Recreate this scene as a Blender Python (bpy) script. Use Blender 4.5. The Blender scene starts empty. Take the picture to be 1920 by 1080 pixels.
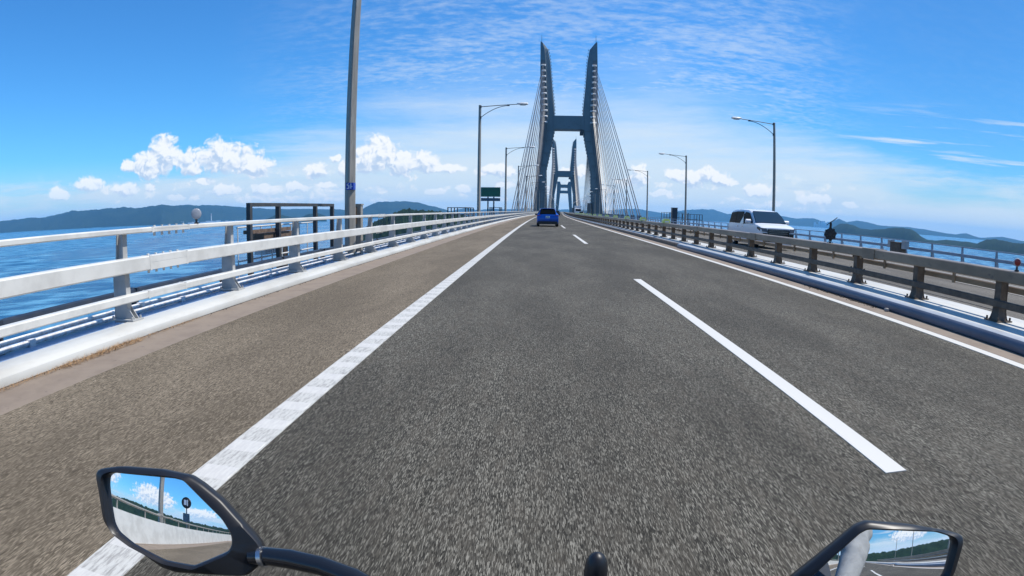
import bpy, bmesh, math, random
from mathutils import Vector, Matrix, noise
random.seed(7)
R = math.radians
C = bpy.context.scene.collection
scene = bpy.context.scene

# ------------------------------------------------------------------ camera
CAM = Vector((0.0, 0.0, 1.27))
cd = bpy.data.cameras.new('camera')
cam = bpy.data.objects.new('camera', cd); C.objects.link(cam); scene.camera = cam
right = Vector((0.9988918673, 0.0455592184, 0.0118065670))
up = Vector((-0.0177525407, 0.1324017905, 0.9910371401))
back = Vector((0.0435876669, -0.9901485361, 0.1330638636))
m = Matrix((right, up, back)).transposed().to_4x4(); m.translation = CAM
cam.matrix_world = m
cd.sensor_width = 36; cd.lens = 14.3
cd.clip_start = 0.02; cd.clip_end = 120000
cd.type = 'PANO'; cd.panorama_type = 'FISHEYE_LENS_POLYNOMIAL'
cd.fisheye_fov = R(180)
cd.fisheye_polynomial_k0 = 0.0
cd.fisheye_polynomial_k1 = -5.04977856e-02
cd.fisheye_polynomial_k2 = -1.11106422e-06
cd.fisheye_polynomial_k3 = 1.87794154e-06
cd.fisheye_polynomial_k4 = -8.48512826e-09
scene.render.engine = 'CYCLES'
scene.cycles.use_denoising = True
scene.cycles.max_bounces = 6
scene.cycles.volume_bounces = 1
scene.cycles.sample_clamp_indirect = 4.0
scene.view_settings.view_transform = 'Standard'
scene.view_settings.look = 'None'
scene.view_settings.exposure = 0.28
scene.view_settings.gamma = 1.0
scene.view_settings.use_curve_mapping = False

# ------------------------------------------------------------------ sun
SUN = Vector((0.57, 0.12, 1.0)).normalized()
sun_el = math.asin(SUN.z); sun_az = math.atan2(SUN.x, SUN.y)
ld = bpy.data.lights.new('sun', 'SUN'); ld.energy = 4.4; ld.angle = R(0.5); ld.color = (1.0, 0.955, 0.88)
lo = bpy.data.objects.new('sun', ld); C.objects.link(lo)
lo.rotation_euler = (-SUN).to_track_quat('-Z', 'Y').to_euler(); lo.location = (50, 30, 200)

# ------------------------------------------------------------------ node expression helper
class G:
    def __init__(s, tree): s.t = tree; s.l = tree.links; s.n = tree.nodes
    def put(s, sock, v):
        if isinstance(v, X): s.l.new(v.s, sock)
        elif isinstance(v, (tuple, list, Vector)): sock.default_value = (tuple(v) + (1,))[:len(sock.default_value)] if len(sock.default_value) > len(v) else tuple(v)
        else: sock.default_value = v
    def m(s, op, *a, clamp=False):
        n = s.n.new('ShaderNodeMath'); n.operation = op; n.use_clamp = clamp
        for i, v in enumerate(a): s.put(n.inputs[i], v)
        return X(s, n.outputs[0])
    def v(s, op, *a):
        n = s.n.new('ShaderNodeVectorMath'); n.operation = op
        for i, v in enumerate(a): s.put(n.inputs[i], v)
        return X(s, n.outputs['Value'] if op in ('LENGTH', 'DOT_PRODUCT', 'DISTANCE') else n.outputs[0])
    def xyz(s, v):
        n = s.n.new('ShaderNodeSeparateXYZ'); s.put(n.inputs[0], v); return [X(s, o) for o in n.outputs]
    def comb(s, x, y, z):
        n = s.n.new('ShaderNodeCombineXYZ')
        for i, v in enumerate((x, y, z)): s.put(n.inputs[i], v)
        return X(s, n.outputs[0])
    def noise(s, vec, scale, detail=4, rough=0.55, out=0, dist=0.0, lac=2.0):
        n = s.n.new('ShaderNodeTexNoise'); n.inputs['Scale'].default_value = scale
        n.inputs['Detail'].default_value = detail; n.inputs['Roughness'].default_value = rough
        n.inputs['Distortion'].default_value = dist; n.inputs['Lacunarity'].default_value = lac
        s.put(n.inputs['Vector'], vec); return X(s, n.outputs[out])
    def voro(s, vec, scale, feature='F1', out=0, rnd=1.0, smooth=0.5):
        n = s.n.new('ShaderNodeTexVoronoi'); n.feature = feature; n.inputs['Scale'].default_value = scale
        n.inputs['Randomness'].default_value = rnd
        if feature == 'SMOOTH_F1': n.inputs['Smoothness'].default_value = smooth
        s.put(n.inputs['Vector'], vec); return X(s, n.outputs[out])
    def ss(s, x, a, b, c=0.0, d=1.0, kind='SMOOTHSTEP'):
        n = s.n.new('ShaderNodeMapRange'); n.interpolation_type = kind; n.clamp = True
        for i, v in enumerate((x, a, b, c, d)): s.put(n.inputs[i], v)
        return X(s, n.outputs[0])
    def mix(s, f, a, b, blend='MIX'):
        n = s.n.new('ShaderNodeMix'); n.data_type = 'RGBA'; n.blend_type = blend
        s.put(n.inputs[0], f); s.put(n.inputs[6], a); s.put(n.inputs[7], b); return X(s, n.outputs[2])
class X:
    def __init__(s, g, sock): s.g = g; s.s = sock
    def __add__(s, o): return s.g.m('ADD', s, o)
    def __radd__(s, o): return s.g.m('ADD', o, s)
    def __sub__(s, o): return s.g.m('SUBTRACT', s, o)
    def __rsub__(s, o): return s.g.m('SUBTRACT', o, s)
    def __mul__(s, o): return s.g.m('MULTIPLY', s, o)
    def __rmul__(s, o): return s.g.m('MULTIPLY', o, s)
    def __truediv__(s, o): return s.g.m('DIVIDE', s, o)

# ------------------------------------------------------------------ world: Nishita sky with clouds
w = bpy.data.worlds.new('World'); scene.world = w; w.use_nodes = True
w.node_tree.nodes.clear()
g = G(w.node_tree)
sky = g.n.new('ShaderNodeTexSky'); sky.sky_type = 'NISHITA'; sky.sun_disc = False
sky.sun_elevation = sun_el; sky.sun_rotation = sun_az
sky.altitude = 80; sky.air_density = 1.0; sky.dust_density = 0.6; sky.ozone_density = 2.6
tc = g.n.new('ShaderNodeTexCoord'); D = X(g, tc.outputs['Generated'])
dx, dy, dz = g.xyz(D)
DEG = 180 / math.pi
az = g.m('ARCTAN2', dx, dy) * DEG
el = g.m('ARCSINE', dz) * DEG
skyc = X(g, sky.outputs[0])
hs = g.n.new('ShaderNodeHueSaturation'); hs.inputs['Saturation'].default_value = 1.12; hs.inputs['Hue'].default_value = 0.497
hs.inputs['Value'].default_value = 1.0
g.put(hs.inputs['Color'], skyc); skyc = X(g, hs.outputs[0])
skyc = g.mix(1.0, skyc, (0.48, 1.07, 1.54), 'MULTIPLY')
rk = g.ss(az, 5, 50, 1.0, 0.72)
skyc = g.mix(1.0, skyc, g.comb(rk, rk, rk), 'MULTIPLY')
# high thin cloud: a layer seen in perspective, streaked and mottled
inv = g.m('DIVIDE', 1.0, g.m('MAXIMUM', dz, 0.0) + 0.09)
plane = g.comb(dx * inv, dy * inv, 0.0)
pw = g.v('MULTIPLY', plane, (1.0, 2.1, 1.0))
n1 = g.noise(pw, 0.55, 3, 0.5)
n2 = g.noise(g.v('ADD', pw, g.comb(n1 * 1.2, n1 * 0.5, 3.0)), 1.7, 9, 0.66)
n3 = g.noise(g.v('ADD', g.v('MULTIPLY', plane, (1.0, 1.7, 1.0)), g.comb(n1 * .5, 3.0, 1.0)), 13.0, 6, 0.62)
streak = g.ss(n2 * 0.50 + n3 * 0.50, 0.40, 0.66)
amask = g.ss(az, -34, -6) * (1 - g.ss(az, 20, 36) * 0.93)
emask = g.ss(el, 27, 12, 0.55, 1.0)
cir = streak * amask * emask * 0.50
# broad milky veil that thickens towards the horizon
veilh = g.ss(az, -42, -5, 3.5, 19.0, 'LINEAR') - g.ss(az, 12, 40, 0.0, 13.5, 'LINEAR')
vn = g.noise(g.comb(az * 0.045 + el * 0.02, el * 0.34 - az * 0.008, 2.0), 1.0, 9, 0.66)
veil = g.ss(el + (vn - 0.5) * 15, veilh, veilh * 0.15, 0.0, 0.93)
# single long streaks low on the right
vs = g.noise(g.comb(az * 0.07 + el * 0.10, el * 1.1 + az * 0.045, 5.0), 1.0, 5, 0.55)
stre = g.ss(vs, 0.53, 0.68) * g.ss(az, 22, 36) * g.ss(el, 2.5, 5) * g.ss(el, 13, 8) * 0.75
a1 = g.m('MAXIMUM', g.m('MAXIMUM', cir, veil), stre)
CW = (6.3, 7.1, 7.7)
col = g.mix(a1, skyc, CW)
# low haze just above the horizon
hz = g.ss(el, 6.0, 0.0, 0.0, 0.80) * g.ss(az, -75, -38, 0.7, 1.0)
col = g.mix(hz, col, (5.7, 6.8, 7.5))
# cumulus banks low over the horizon (azimuth, elevation, half width, half height in degrees)
CL = [(-48.2,2.7,1.19,.52),(-45.3,3.4,1.65,.79),(-41.5,2.8,1.46,.67),(-41.3,5.0,.8,.54),(-37.7,6.1,1.7,1.8),(-39.2,5.1,1.7,1.4),
(-36.3,5.3,.93,.82),(-35.3,5.6,.6,.96),(-31.5,5.5,3.7,1.5),(-32.3,6.2,1.5,1.4),(-28.6,4.8,1.9,1.1),(-35.0,4.8,1.6,.8),
(-22.5,4.3,1.25,.9),(-20.6,5.3,.6,.5),(-15.9,6.0,1.9,1.75),(-17.3,5.3,1.7,1.4),(-14.0,5.0,1.7,1.4),(-11.6,5.1,1.4,1.2),
(-9.1,4.5,1.9,.5),(-31.7,2.5,1.67,.6),(-27.7,2.4,1.4,.8),(-24.5,2.6,1.2,.55),(-36.5,1.8,1.0,.35),(-39.2,3.0,.66,.45),
(-33.8,3.4,1.2,.35),(-4.3,4.3,2.0,.7),(-3.5,2.9,1.2,.5),(15.6,3.9,1.5,.9),(17.0,4.4,1.1,1.0),(18.6,3.7,1.3,.8),
(13.8,4.1,1.2,.6),(22.2,2.9,1.7,.65),(28.0,2.3,1.9,.55),(31.5,2.0,1.0,.3),(12.5,2.3,1.2,.4),(10.3,4.0,1.0,1.3),
(-7.5,2.5,.9,.4),(-10.2,2.0,1.3,.4),(3.5,4.3,1.6,.7),(-21.5,2.9,.9,.4),(-19.4,4.3,.8,.8),
# behind the rider, seen in the mirrors
(207,5,6,2.4),(222,8,5,4),(194,3.6,5,1.4),(236,6,6,3.4),(166,5,5,1.6),(152,4.5,5,1.5)]
azw = az + g.m('LESS_THAN', az, -90) * 360
P0 = g.comb(azw, el, 0.0)
wv = g.v('SUBTRACT', X(g, (lambda n: n.outputs[1])(g.noise(P0, 0.75, 5, 0.50).s.node)), (0.5, 0.5, 0.5))
wv = g.v('MULTIPLY', wv, (1.7, 1.1, 0))
P1 = g.v('ADD', P0, wv)
def field(P):
    cur = None
    for c in CL:
        q = g.n.new('ShaderNodeVectorMath'); q.operation = 'MULTIPLY_ADD'
        g.put(q.inputs[0], P); q.inputs[1].default_value = (1/c[2], 1/c[3], 0); q.inputs[2].default_value = (-c[0]/c[2], -c[1]/c[3], 0)
        L = g.v('LENGTH', X(g, q.outputs[0]))
        cur = L if cur is None else g.m('SMOOTH_MIN', cur, L, 0.25)
    return cur
bil = lambda P: g.voro(P, 1.15, 'SMOOTH_F1', smooth=0.6) * 0.60 + g.voro(P, 2.9, 'SMOOTH_F1', smooth=0.5) * 0.40
f1 = field(P1); b1 = bil(P1)
P2 = g.v('ADD', P1, (0.28, 0.34, 0)); b2 = bil(P2)
dens = 1.26 - f1 - (b1 - 0.30) * 0.85
alpha = g.ss(dens, -0.06, 0.36)
dd = field(g.v('ADD', P1, (0.25, 0.65, 0)))
lit = g.ss((dd - f1) * 0.9 + (b2 - b1) * 1.7 + 0.03, -0.50, 0.44)
# scattered small puffs between the banks
Ps = g.v('MULTIPLY', P1, (0.34, 0.95, 0)); sb = g.voro(Ps, 1.0, 'SMOOTH_F1', smooth=0.5) ; sn = g.noise(g.comb(az * .09, el * .35, 9.0), 1.0, 4, 0.6)
sal = g.ss(0.50 - sb - (b1 - 0.35) * 0.45 + (sn - 0.5) * 0.9, 0.0, 0.22) * g.ss(el, 0.7, 1.5) * g.ss(el, 5.2, 3.2) * g.ss(az, -52, -42) * g.ss(az, 40, 22)
col = g.mix(sal * g.ss(b2 - b1, -.25, .25, .25, .85), col, (8.2, 8.3, 8.2))
shd = g.ss(g.noise(g.comb(az * .12, el * .7, 4.0), 1.0, 5, .6), .52, .68) * g.ss(el, .8, 1.8) * g.ss(el, 6, 3.5) * g.ss(az, -42, -30) * g.ss(az, 38, 26) * 0.45
col = g.mix(shd, col, (4.2, 5.7, 7.4))
ccol = g.mix(lit, (4.6, 5.7, 7.2), (8.5, 8.6, 8.6))
col = g.mix(alpha * g.ss(el, 0.6, 4.2, 0.35, 0.97), col, ccol)
bg = g.n.new('ShaderNodeBackground'); bg.inputs['Strength'].default_value = 0.10
g.put(bg.inputs['Color'], col)
wo = g.n.new('ShaderNodeOutputWorld'); g.l.new(bg.outputs[0], wo.inputs['Surface'])

# ------------------------------------------------------------------ materials
MATS = {}
def base_mat(name, rough=0.5, metal=0.0, spec=0.5):
    mt = bpy.data.materials.new(name); mt.use_nodes = True
    b = mt.node_tree.nodes['Principled BSDF']
    b.inputs['Roughness'].default_value = rough; b.inputs['Metallic'].default_value = metal
    b.inputs['Specular IOR Level'].default_value = spec
    MATS[name] = mt
    return mt, G(mt.node_tree), b
def pos(g_, obj=True):
    t = g_.n.new('ShaderNodeNewGeometry'); return X(g_, t.outputs['Position'])
def bump(g_, b, h, strength=0.3, dist=0.01):
    n = g_.n.new('ShaderNodeBump'); n.inputs['Strength'].default_value = strength; n.inputs['Distance'].default_value = dist
    g_.put(n.inputs['Height'], h); g_.l.new(n.outputs[0], b.inputs['Normal'])
def simple(name, c1, c2=None, rough=0.5, metal=0.0, scale=6.0, lo=0.4, hi=0.65, spec=0.5, bmp=0.0, stretch=None, c3=None, s3=20.0, l3=0.62, h3=0.7):
    mt, g_, b = base_mat(name, rough, metal, spec)
    if c2 is None: b.inputs['Base Color'].default_value = (*c1, 1); return mt
    p = pos(g_)
    if stretch: p = g_.v('MULTIPLY', p, stretch)
    n = g_.noise(p, scale, 6, 0.62)
    c = g_.mix(g_.ss(n, lo, hi), c1, c2)
    if c3:
        n_ = g_.noise(p, s3, 5, 0.7); c = g_.mix(g_.ss(n_, l3, h3), c, c3)
    g_.put(b.inputs['Base Color'], c)
    if bmp: bump(g_, b, n, bmp, 0.01)
    return mt
white = simple('white_paint', (0.66, 0.645, 0.60), (0.55, 0.535, 0.495), 0.36, scale=2.2, c3=(0.40, 0.33, 0.27), s3=30, l3=0.70, h3=0.80)
whitek = simple('white_kerb_paint', (0.54, 0.53, 0.49), (0.44, 0.425, 0.385), 0.45, scale=1.6, stretch=(1, .35, 1), c3=(0.30, 0.25, 0.2), s3=14, l3=0.68, h3=0.80)
plate = simple('deck_plate_shade', (0.30, 0.41, 0.56), (0.26, 0.36, 0.50), 0.22, scale=1.2, stretch=(1, .3, 1))  # blue of the railing's shade on the white plate is put into the colour
apronm = simple('apron_paint', (0.58, 0.565, 0.52), (0.48, 0.465, 0.425), 0.5, scale=2.0, stretch=(1, .3, 1))
pipem = simple('pipe_white', (0.72, 0.72, 0.72), (0.55, 0.50, 0.47), 0.4, scale=9, c3=(0.32, 0.12, 0.06), s3=22, l3=0.60, h3=0.68)
pipeblue = simple('grey_blue_paint', (0.40, 0.42, 0.43), (0.31, 0.325, 0.33), 0.32, scale=3.0, stretch=(1, .3, 1), c3=(0.16, 0.17, 0.18), s3=12, l3=0.66, h3=0.74)
brown = simple('brown_steel', (0.070, 0.049, 0.034), (0.125, 0.088, 0.058), 0.55, scale=7, c3=(0.055, 0.03, 0.02), s3=14, l3=0.6, h3=0.7, bmp=0.15)
brown2 = simple('weathered_beam', (0.27, 0.205, 0.140), (0.18, 0.136, 0.092), 0.42, scale=2.4, stretch=(1, .4, 1), c3=(0.09, 0.07, 0.06), s3=9, l3=0.60, h3=0.74)
polem = simple('pole_steel', (0.24, 0.22, 0.19), (0.31, 0.29, 0.25), 0.5, scale=2.0, stretch=(6, 6, .5), c3=(0.13, 0.12, 0.11), s3=3, l3=0.55, h3=0.7)
darks = simple('dark_steel', (0.035, 0.037, 0.042), (0.06, 0.055, 0.05), 0.5, scale=6)
darkblue = simple('dark_pipe', (0.022, 0.03, 0.045), (0.035, 0.04, 0.05), 0.35, scale=4)
lampm = simple('lamp_shell', (0.72, 0.73, 0.72), (0.5, 0.5, 0.5), 0.4, scale=8)
glassl = simple('lamp_glass', (0.55, 0.60, 0.62), None, 0.15)
rust = simple('rusty_platform', (0.10, 0.065, 0.045), (0.18, 0.12, 0.08), 0.7, scale=9)
wood = simple('orange_brown_panel', (0.42, 0.23, 0.12), (0.30, 0.16, 0.09), 0.6, scale=12)
greensign = simple('sign_green', (0.006, 0.105, 0.060), (0.008, 0.12, 0.07), 0.4, scale=1)
signback = simple('sign_blue_grey', (0.06, 0.11, 0.16), (0.04, 0.08, 0.12), 0.45, scale=5)
yellowg = simple('yellow_green', (0.72, 0.80, 0.22), (0.62, 0.70, 0.18), 0.45, scale=9)
tagblue = simple('tag_blue', (0.01, 0.05, 0.38), None, 0.4)
tagwhite = simple('tag_white', (0.75, 0.78, 0.82), None, 0.5)
redm = simple('red_reflector', (0.28, 0.018, 0.016), None, 0.25)
grey = simple('grey_disc', (0.36, 0.38, 0.42), (0.30, 0.32, 0.36), 0.35, scale=12)
black = simple('black_plastic', (0.012, 0.012, 0.014), None, 0.42)
blackg = simple('black_gloss', (0.012, 0.014, 0.018), None, 0.16)
rubber = simple('rubber', (0.014, 0.014, 0.014), (0.024, 0.023, 0.022), 0.85, scale=30)
chrome = simple('chrome', (0.75, 0.76, 0.78), None, 0.12, 1.0)
mirrorm = simple('mirror_glass', (0.93, 0.95, 0.97), None, 0.0, 1.0)
tower_m = simple('tower_paint', (0.155, 0.190, 0.205), (0.135, 0.168, 0.184), 0.5, scale=.25, c3=(0.10, 0.122, 0.136), s3=.6, l3=0.55, h3=0.75)
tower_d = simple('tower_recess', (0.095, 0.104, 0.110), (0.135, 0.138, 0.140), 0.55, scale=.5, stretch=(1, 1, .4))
hoodm = simple('cable_hood_paint', (0.80, 0.81, 0.82), None, 0.4)
cablem = simple('stay_cable', (0.065, 0.072, 0.082), (0.045, 0.05, 0.06), 0.4, scale=.4)
concrete = simple('gutter_concrete', (0.235, 0.185, 0.140), (0.20, 0.155, 0.118), 0.85, scale=3, c3=(0.14, 0.11, 0.09), s3=10, l3=0.58, h3=0.75, bmp=0.1)
deckunder = simple('deck_steel', (0.12, 0.14, 0.17), (0.09, 0.11, 0.13), 0.6, scale=1)
carblue = simple('car_paint_blue', (0.008, 0.085, 0.40), None, 0.22, 0.35)
carwhite = simple('car_paint_white', (0.70, 0.71, 0.73), None, 0.2)
glassd = simple('dark_window', (0.006, 0.008, 0.010), None, 0.12, 0.0, spec=0.2); glassd.node_tree.nodes['Principled BSDF'].inputs['IOR'].default_value = 1.12
glassb = simple('windscreen', (0.02, 0.045, 0.08), None, 0.08, 0.0, spec=0.3); glassb.node_tree.nodes['Principled BSDF'].inputs['IOR'].default_value = 1.2
silver = simple('alloy', (0.45, 0.46, 0.48), None, 0.25, 0.9)
truckm = simple('cargo_white', (0.6, 0.62, 0.64), None, 0.5)
lampred = simple('tail_lamp_red', (0.25, 0.01, 0.01), None, 0.2)
headlampm = simple('headlamp', (0.10, 0.11, 0.12), None, 0.06, 0.3)
sleeve = simple('jacket_grey', (0.30, 0.30, 0.29), (0.24, 0.24, 0.235), 0.85, scale=30, bmp=0.3)
trouser = simple('trousers', (0.03, 0.035, 0.045), None, 0.9)
glove = simple('glove_black', (0.015, 0.015, 0.015), None, 0.7)
straw = simple('dry_grass', (0.42, 0.26, 0.13), (0.28, 0.17, 0.09), 0.9, scale=30)
crackm = simple('joint_sealant', (0.05, 0.042, 0.035), None, 0.9)
bldm = simple('pale_wall', (0.62, 0.64, 0.66), None, 0.7)

# asphalt: stone-sized aggregate, grain stretched along the direction of travel for motion blur
def asphalt(name, dark, mid, light, tint):
    mt, g_, b = base_mat(name, 0.88, 0, 0.2)
    p = pos(g_)
    ps = g_.v('MULTIPLY', p, (1.0, 0.12, 1.0))
    v1 = g_.voro(ps, 320, 'F1', out=1)
    r_, _, _ = g_.xyz(v1)
    n = g_.noise(ps, 170, 4, 0.72)
    n_big = g_.noise(g_.v('MULTIPLY', p, (1, .3, 1)), 0.8, 5, 0.6)
    n_mid = g_.noise(g_.v('MULTIPLY', p, (1, .35, 1)), 9, 5, 0.7)
    t = r_ * 0.5 + n * 0.5
    c = g_.mix(g_.ss(t, 0.30, 0.52), dark, mid)
    c = g_.mix(g_.ss(t, 0.56, 0.76), c, light)
    c = g_.mix(g_.ss(n_mid, 0.42, 0.68) * 0.35, c, tint)
    c = g_.mix(g_.ss(n_big, 0.35, 0.65) * 0.42, c, dark, 'MIX')
    # wheel tracks: slightly darker and smoother bands along each lane
    px, py, pz = g_.xyz(p)
    g_.put(b.inputs['Base Color'], c)
    bump(g_, b, t, 0.5, 0.004)
    return mt
road_m = asphalt('asphalt', (0.022, 0.0198, 0.0155), (0.078, 0.0715, 0.057), (0.25, 0.232, 0.190), (0.106, 0.090, 0.069))
shoul_m = asphalt('shoulder_asphalt', (0.062, 0.049, 0.033), (0.158, 0.127, 0.089), (0.35, 0.287, 0.208), (0.182, 0.147, 0.104))
# thermoplastic markings
def marking(name, worn, lo_=0.74):
    mt, g_, b = base_mat(name, 0.6, 0, 0.4)
    p = pos(g_); ps = g_.v('MULTIPLY', p, (1.0, 0.16, 1.0))
    n = g_.noise(ps, 70, 5, 0.75); nb = g_.noise(p, 2.5, 4, 0.6)
    k = g_.ss(n + (nb - 0.5) * 0.25, 0.44, 0.64) if worn else g_.ss(n, lo_, lo_ + 0.30)
    g_.put(b.inputs['Base Color'], g_.mix(k, (0.58, 0.56, 0.51) if not worn else (0.52, 0.505, 0.46), (0.30, 0.285, 0.26) if worn else (0.5, 0.48, 0.45)))
    bump(g_, b, n, 0.3, 0.003)
    return mt
mark = marking('road_paint', False); markw = marking('road_paint_worn', True)

# sea
mt, g_, b = base_mat('sea_water', 0.20, 0, 0.5); sea_m = mt
p = pos(g_)
rot = g_.n.new('ShaderNodeVectorRotate'); rot.rotation_type = 'Z_AXIS'; rot.inputs['Angle'].default_value = R(-40); g_.put(rot.inputs['Vector'], p); pr = X(g_, rot.outputs[0])
nA = g_.noise(g_.v('MULTIPLY', pr, (0.45, 1.0, 1)), 0.030, 4, 0.62)
nD = g_.noise(p, 0.10, 5, 0.65)
nB = g_.noise(g_.v('MULTIPLY', p, (1.0, 0.45, 1)), 0.16, 6, 0.6)
nC = g_.noise(g_.v('MULTIPLY', p, (0.55, 0.25, 1)), 0.006, 5, 0.55, dist=1.5)
g_.put(b.inputs['Base Color'], g_.mix(g_.ss(nA * 0.75 + nC * 0.25, 0.44, 0.62), (0.002, 0.062, 0.160), (0.110, 0.300, 0.440)))  # ripple contrast and pale glints are put into the base colour
g_.put(b.inputs['Roughness'], g_.ss(nC, 0.35, 0.65, 0.16, 0.34))
bump(g_, b, nD * 0.7 + nB * 0.3, 1.0, 4.0)

# wooded hills
def hillmat(name, c1, c2, c3, sc):
    mt, g_, b = base_mat(name, 0.95, 0, 0.1)
    p = pos(g_)
    n = g_.noise(p, sc, 8, 0.68); n2 = g_.noise(p, sc * 7, 4, 0.7)
    c = g_.mix(g_.ss(n, 0.38, 0.62), c1, c2)
    c = g_.mix(g_.ss(n2, 0.50, 0.72) * 0.8, c, c3)
    g_.put(b.inputs['Base Color'], c)
    bump(g_, b, n2 * 0.6 + n * 0.4, 1.0, 0.9 / sc * 0.04)
    return mt
hill_far = hillmat('far_wood', (0.010, 0.026, 0.030), (0.018, 0.036, 0.034), (0.036, 0.058, 0.048), 0.004)
hill_near = hillmat('near_wood', (0.006, 0.016, 0.009), (0.014, 0.030, 0.013), (0.030, 0.052, 0.020), 0.02)

# ------------------------------------------------------------------ mesh helpers
class MB:
    def __init__(s): s.v = []; s.f = []; s.mi = []; s.k = 0
    def add(s, vs, fs, mi=None):
        o = len(s.v); s.v += [tuple(v) for v in vs]; s.f += [tuple(i + o for i in f) for f in fs]
        s.mi += [s.k if mi is None else mi] * len(fs)
    def box(s, a, b, fn=None):
        x0, y0, z0 = a; x1, y1, z1 = b
        vs = [(x0,y0,z0),(x1,y0,z0),(x1,y1,z0),(x0,y1,z0),(x0,y0,z1),(x1,y0,z1),(x1,y1,z1),(x0,y1,z1)]
        if fn: vs = [fn(*v) for v in vs]
        s.add(vs, [(0,3,2,1),(4,5,6,7),(0,1,5,4),(1,2,6,5),(2,3,7,6),(3,0,4,7)])
    def loft(s, rings, close=True, caps=True):
        n = len(rings[0]); vs = [p for r in rings for p in r]; fs = []
        for i in range(len(rings) - 1):
            for j in range(n if close else n - 1):
                k = (j + 1) % n
                fs.append((i*n + j, i*n + k, (i+1)*n + k, (i+1)*n + j))
        if caps and close:
            fs.append(tuple(range(n))[::-1]); fs.append(tuple((len(rings)-1)*n + j for j in range(n)))
        s.add(vs, fs)
    def tube(s, pts, r, n=8, caps=True, fn=None):
        pts = [Vector(p) for p in pts]; rs = r if isinstance(r, (list, tuple)) else [r] * len(pts)
        rings = []; prev = None
        for i, p in enumerate(pts):
            d = (pts[min(i+1, len(pts)-1)] - pts[max(i-1, 0)]).normalized()
            if prev is None:
                a = Vector((0, 0, 1)) if abs(d.z) < 0.9 else Vector((0, 1, 0)); u_ = d.cross(a).normalized()
            else: u_ = (prev - d * prev.dot(d)).normalized()
            v_ = d.cross(u_); prev = u_
            ring = [p + (u_ * math.cos(2*math.pi*j/n) + v_ * math.sin(2*math.pi*j/n)) * rs[i] for j in range(n)]
            rings.append([fn(*q) for q in ring] if fn else ring)
        s.loft(rings, True, caps)
    def build(s, name, mats, parent=None, smooth=False):
        me = bpy.data.meshes.new(name); me.from_pydata(s.v, [], s.f)
        if not isinstance(mats, (list, tuple)): mats = [mats]
        for q in mats: me.materials.append(q)
        if len(mats) > 1: me.polygons.foreach_set('material_index', s.mi)
        if smooth: me.polygons.foreach_set('use_smooth', [True] * len(me.polygons))
        bm = bmesh.new(); bm.from_mesh(me); bmesh.ops.recalc_face_normals(bm, faces=bm.faces); bm.to_mesh(me); bm.free()
        me.update()
        o = bpy.data.objects.new(name, me); C.objects.link(o)
        if parent: o.parent = parent
        return o
def smooth_angle(o, a=35):
    me = o.data; me.polygons.foreach_set('use_smooth', [True] * len(me.polygons))
    bm = bmesh.new(); bm.from_mesh(me)
    for e in bm.edges:
        if len(e.link_faces) == 2 and e.calc_face_angle(0) > R(a): e.smooth = False
    bm.to_mesh(me); bm.free(); return o
def tag(o, label=None, cat=None, group=None, kind=None):
    if label: o['label'] = label
    if cat: o['category'] = cat
    if group: o['group'] = group
    if kind: o['kind'] = kind
    return o
def empty(name, loc=(0, 0, 0), rz=0, label=None, cat=None, group=None):
    o = bpy.data.objects.new(name, None); C.objects.link(o); o.location = loc; o.rotation_euler = (0, 0, rz); o.empty_display_size = .2
    return tag(o, label, cat, group)
def struct(o): o['kind'] = 'structure'; return o
def clone(o, parent=None):
    c = o.copy(); C.objects.link(c); c.parent = parent
    for ch in list(o.children): clone(ch, c)
    return c
# ------------------------------------------------------------------ road alignment: straight, a gentle bend right, straight again
def cx(s):
    if s < 10: return 0.0
    if s < 185: return (s - 10) ** 2 / 8750.0
    return 3.5 + 0.04 * (s - 185)
def hd(s):
    if s < 10: return 0.0
    if s < 185: return (s - 10) / 4375.0
    return 0.04
def cz(s): return 0.0041 * s
def W(u, s, z):
    a = hd(s); return (cx(s) + u * math.cos(a), s - u * math.sin(a), cz(s) + z)
def grid(s0, s1, st=8.0):
    n = max(1, int(math.ceil((s1 - s0) / st))); return [s0 + (s1 - s0) * i / n for i in range(n + 1)]
def sweep(mb, prof, s0, s1, st=8.0, close=True, caps=True):
    mb.loft([[W(u, s, z) for u, z in prof] for s in grid(s0, s1, st)], close, caps and close)
def rect(u0, u1, z0, z1, c=0.0):
    if not c: return [(u0, z0), (u1, z0), (u1, z1), (u0, z1)]
    return [(u0+c, z0), (u1-c, z0), (u1, z0+c), (u1, z1-c), (u1-c, z1), (u0+c, z1), (u0, z1-c), (u0, z0+c)]
def opp(u): return -0.045 * max(0.0, u - 7.6)
S0, S1 = -160, 1500

# ------------------------------------------------------------------ ground sheets
def sheet(name, u0, u1, z0, z1, mat, s0=S0, s1=S1):
    mb = MB(); sweep(mb, [(u0, z0), (u1, z1)], s0, s1, 8, False); return struct(mb.build(name, mat))
sheet('road', -1.575, 5.02, 0, 0, road_m)
sheet('road_shoulder', -3.58, -1.575, 0, 0, shoul_m)
sheet('gutter', -4.30, -3.58, 0, 0, concrete)
sheet('median_gutter', 5.02, 5.50, 0, 0, concrete)
opp_m = asphalt('opposite_asphalt', (0.055, 0.049, 0.040), (0.130, 0.117, 0.098), (0.30, 0.27, 0.225), (0.155, 0.14, 0.116))
sheet('opposite_road', 7.02, 20.1, opp(7.0), opp(20.1), opp_m)
mb = MB(); sweep(mb, rect(-1.68, -1.465, 0.0, 0.004), S0, S1, 8); struct(mb.build('edge_marking', markw))
mb = MB()
s = -3.0
while s < 70:
    a = 0.006 * math.sin(s * 9); mb.loft([[W(-1.672 + a, q, .003), W(-1.473 + a, q, .003), W(-1.477 + a, q, .003 + h__), W(-1.668 + a, q, .003 + h__)] for q, h__ in ((s, .0005), (s + .04, .004), (s + .12, .004), (s + .16, .0005))]); s += 0.345
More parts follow.
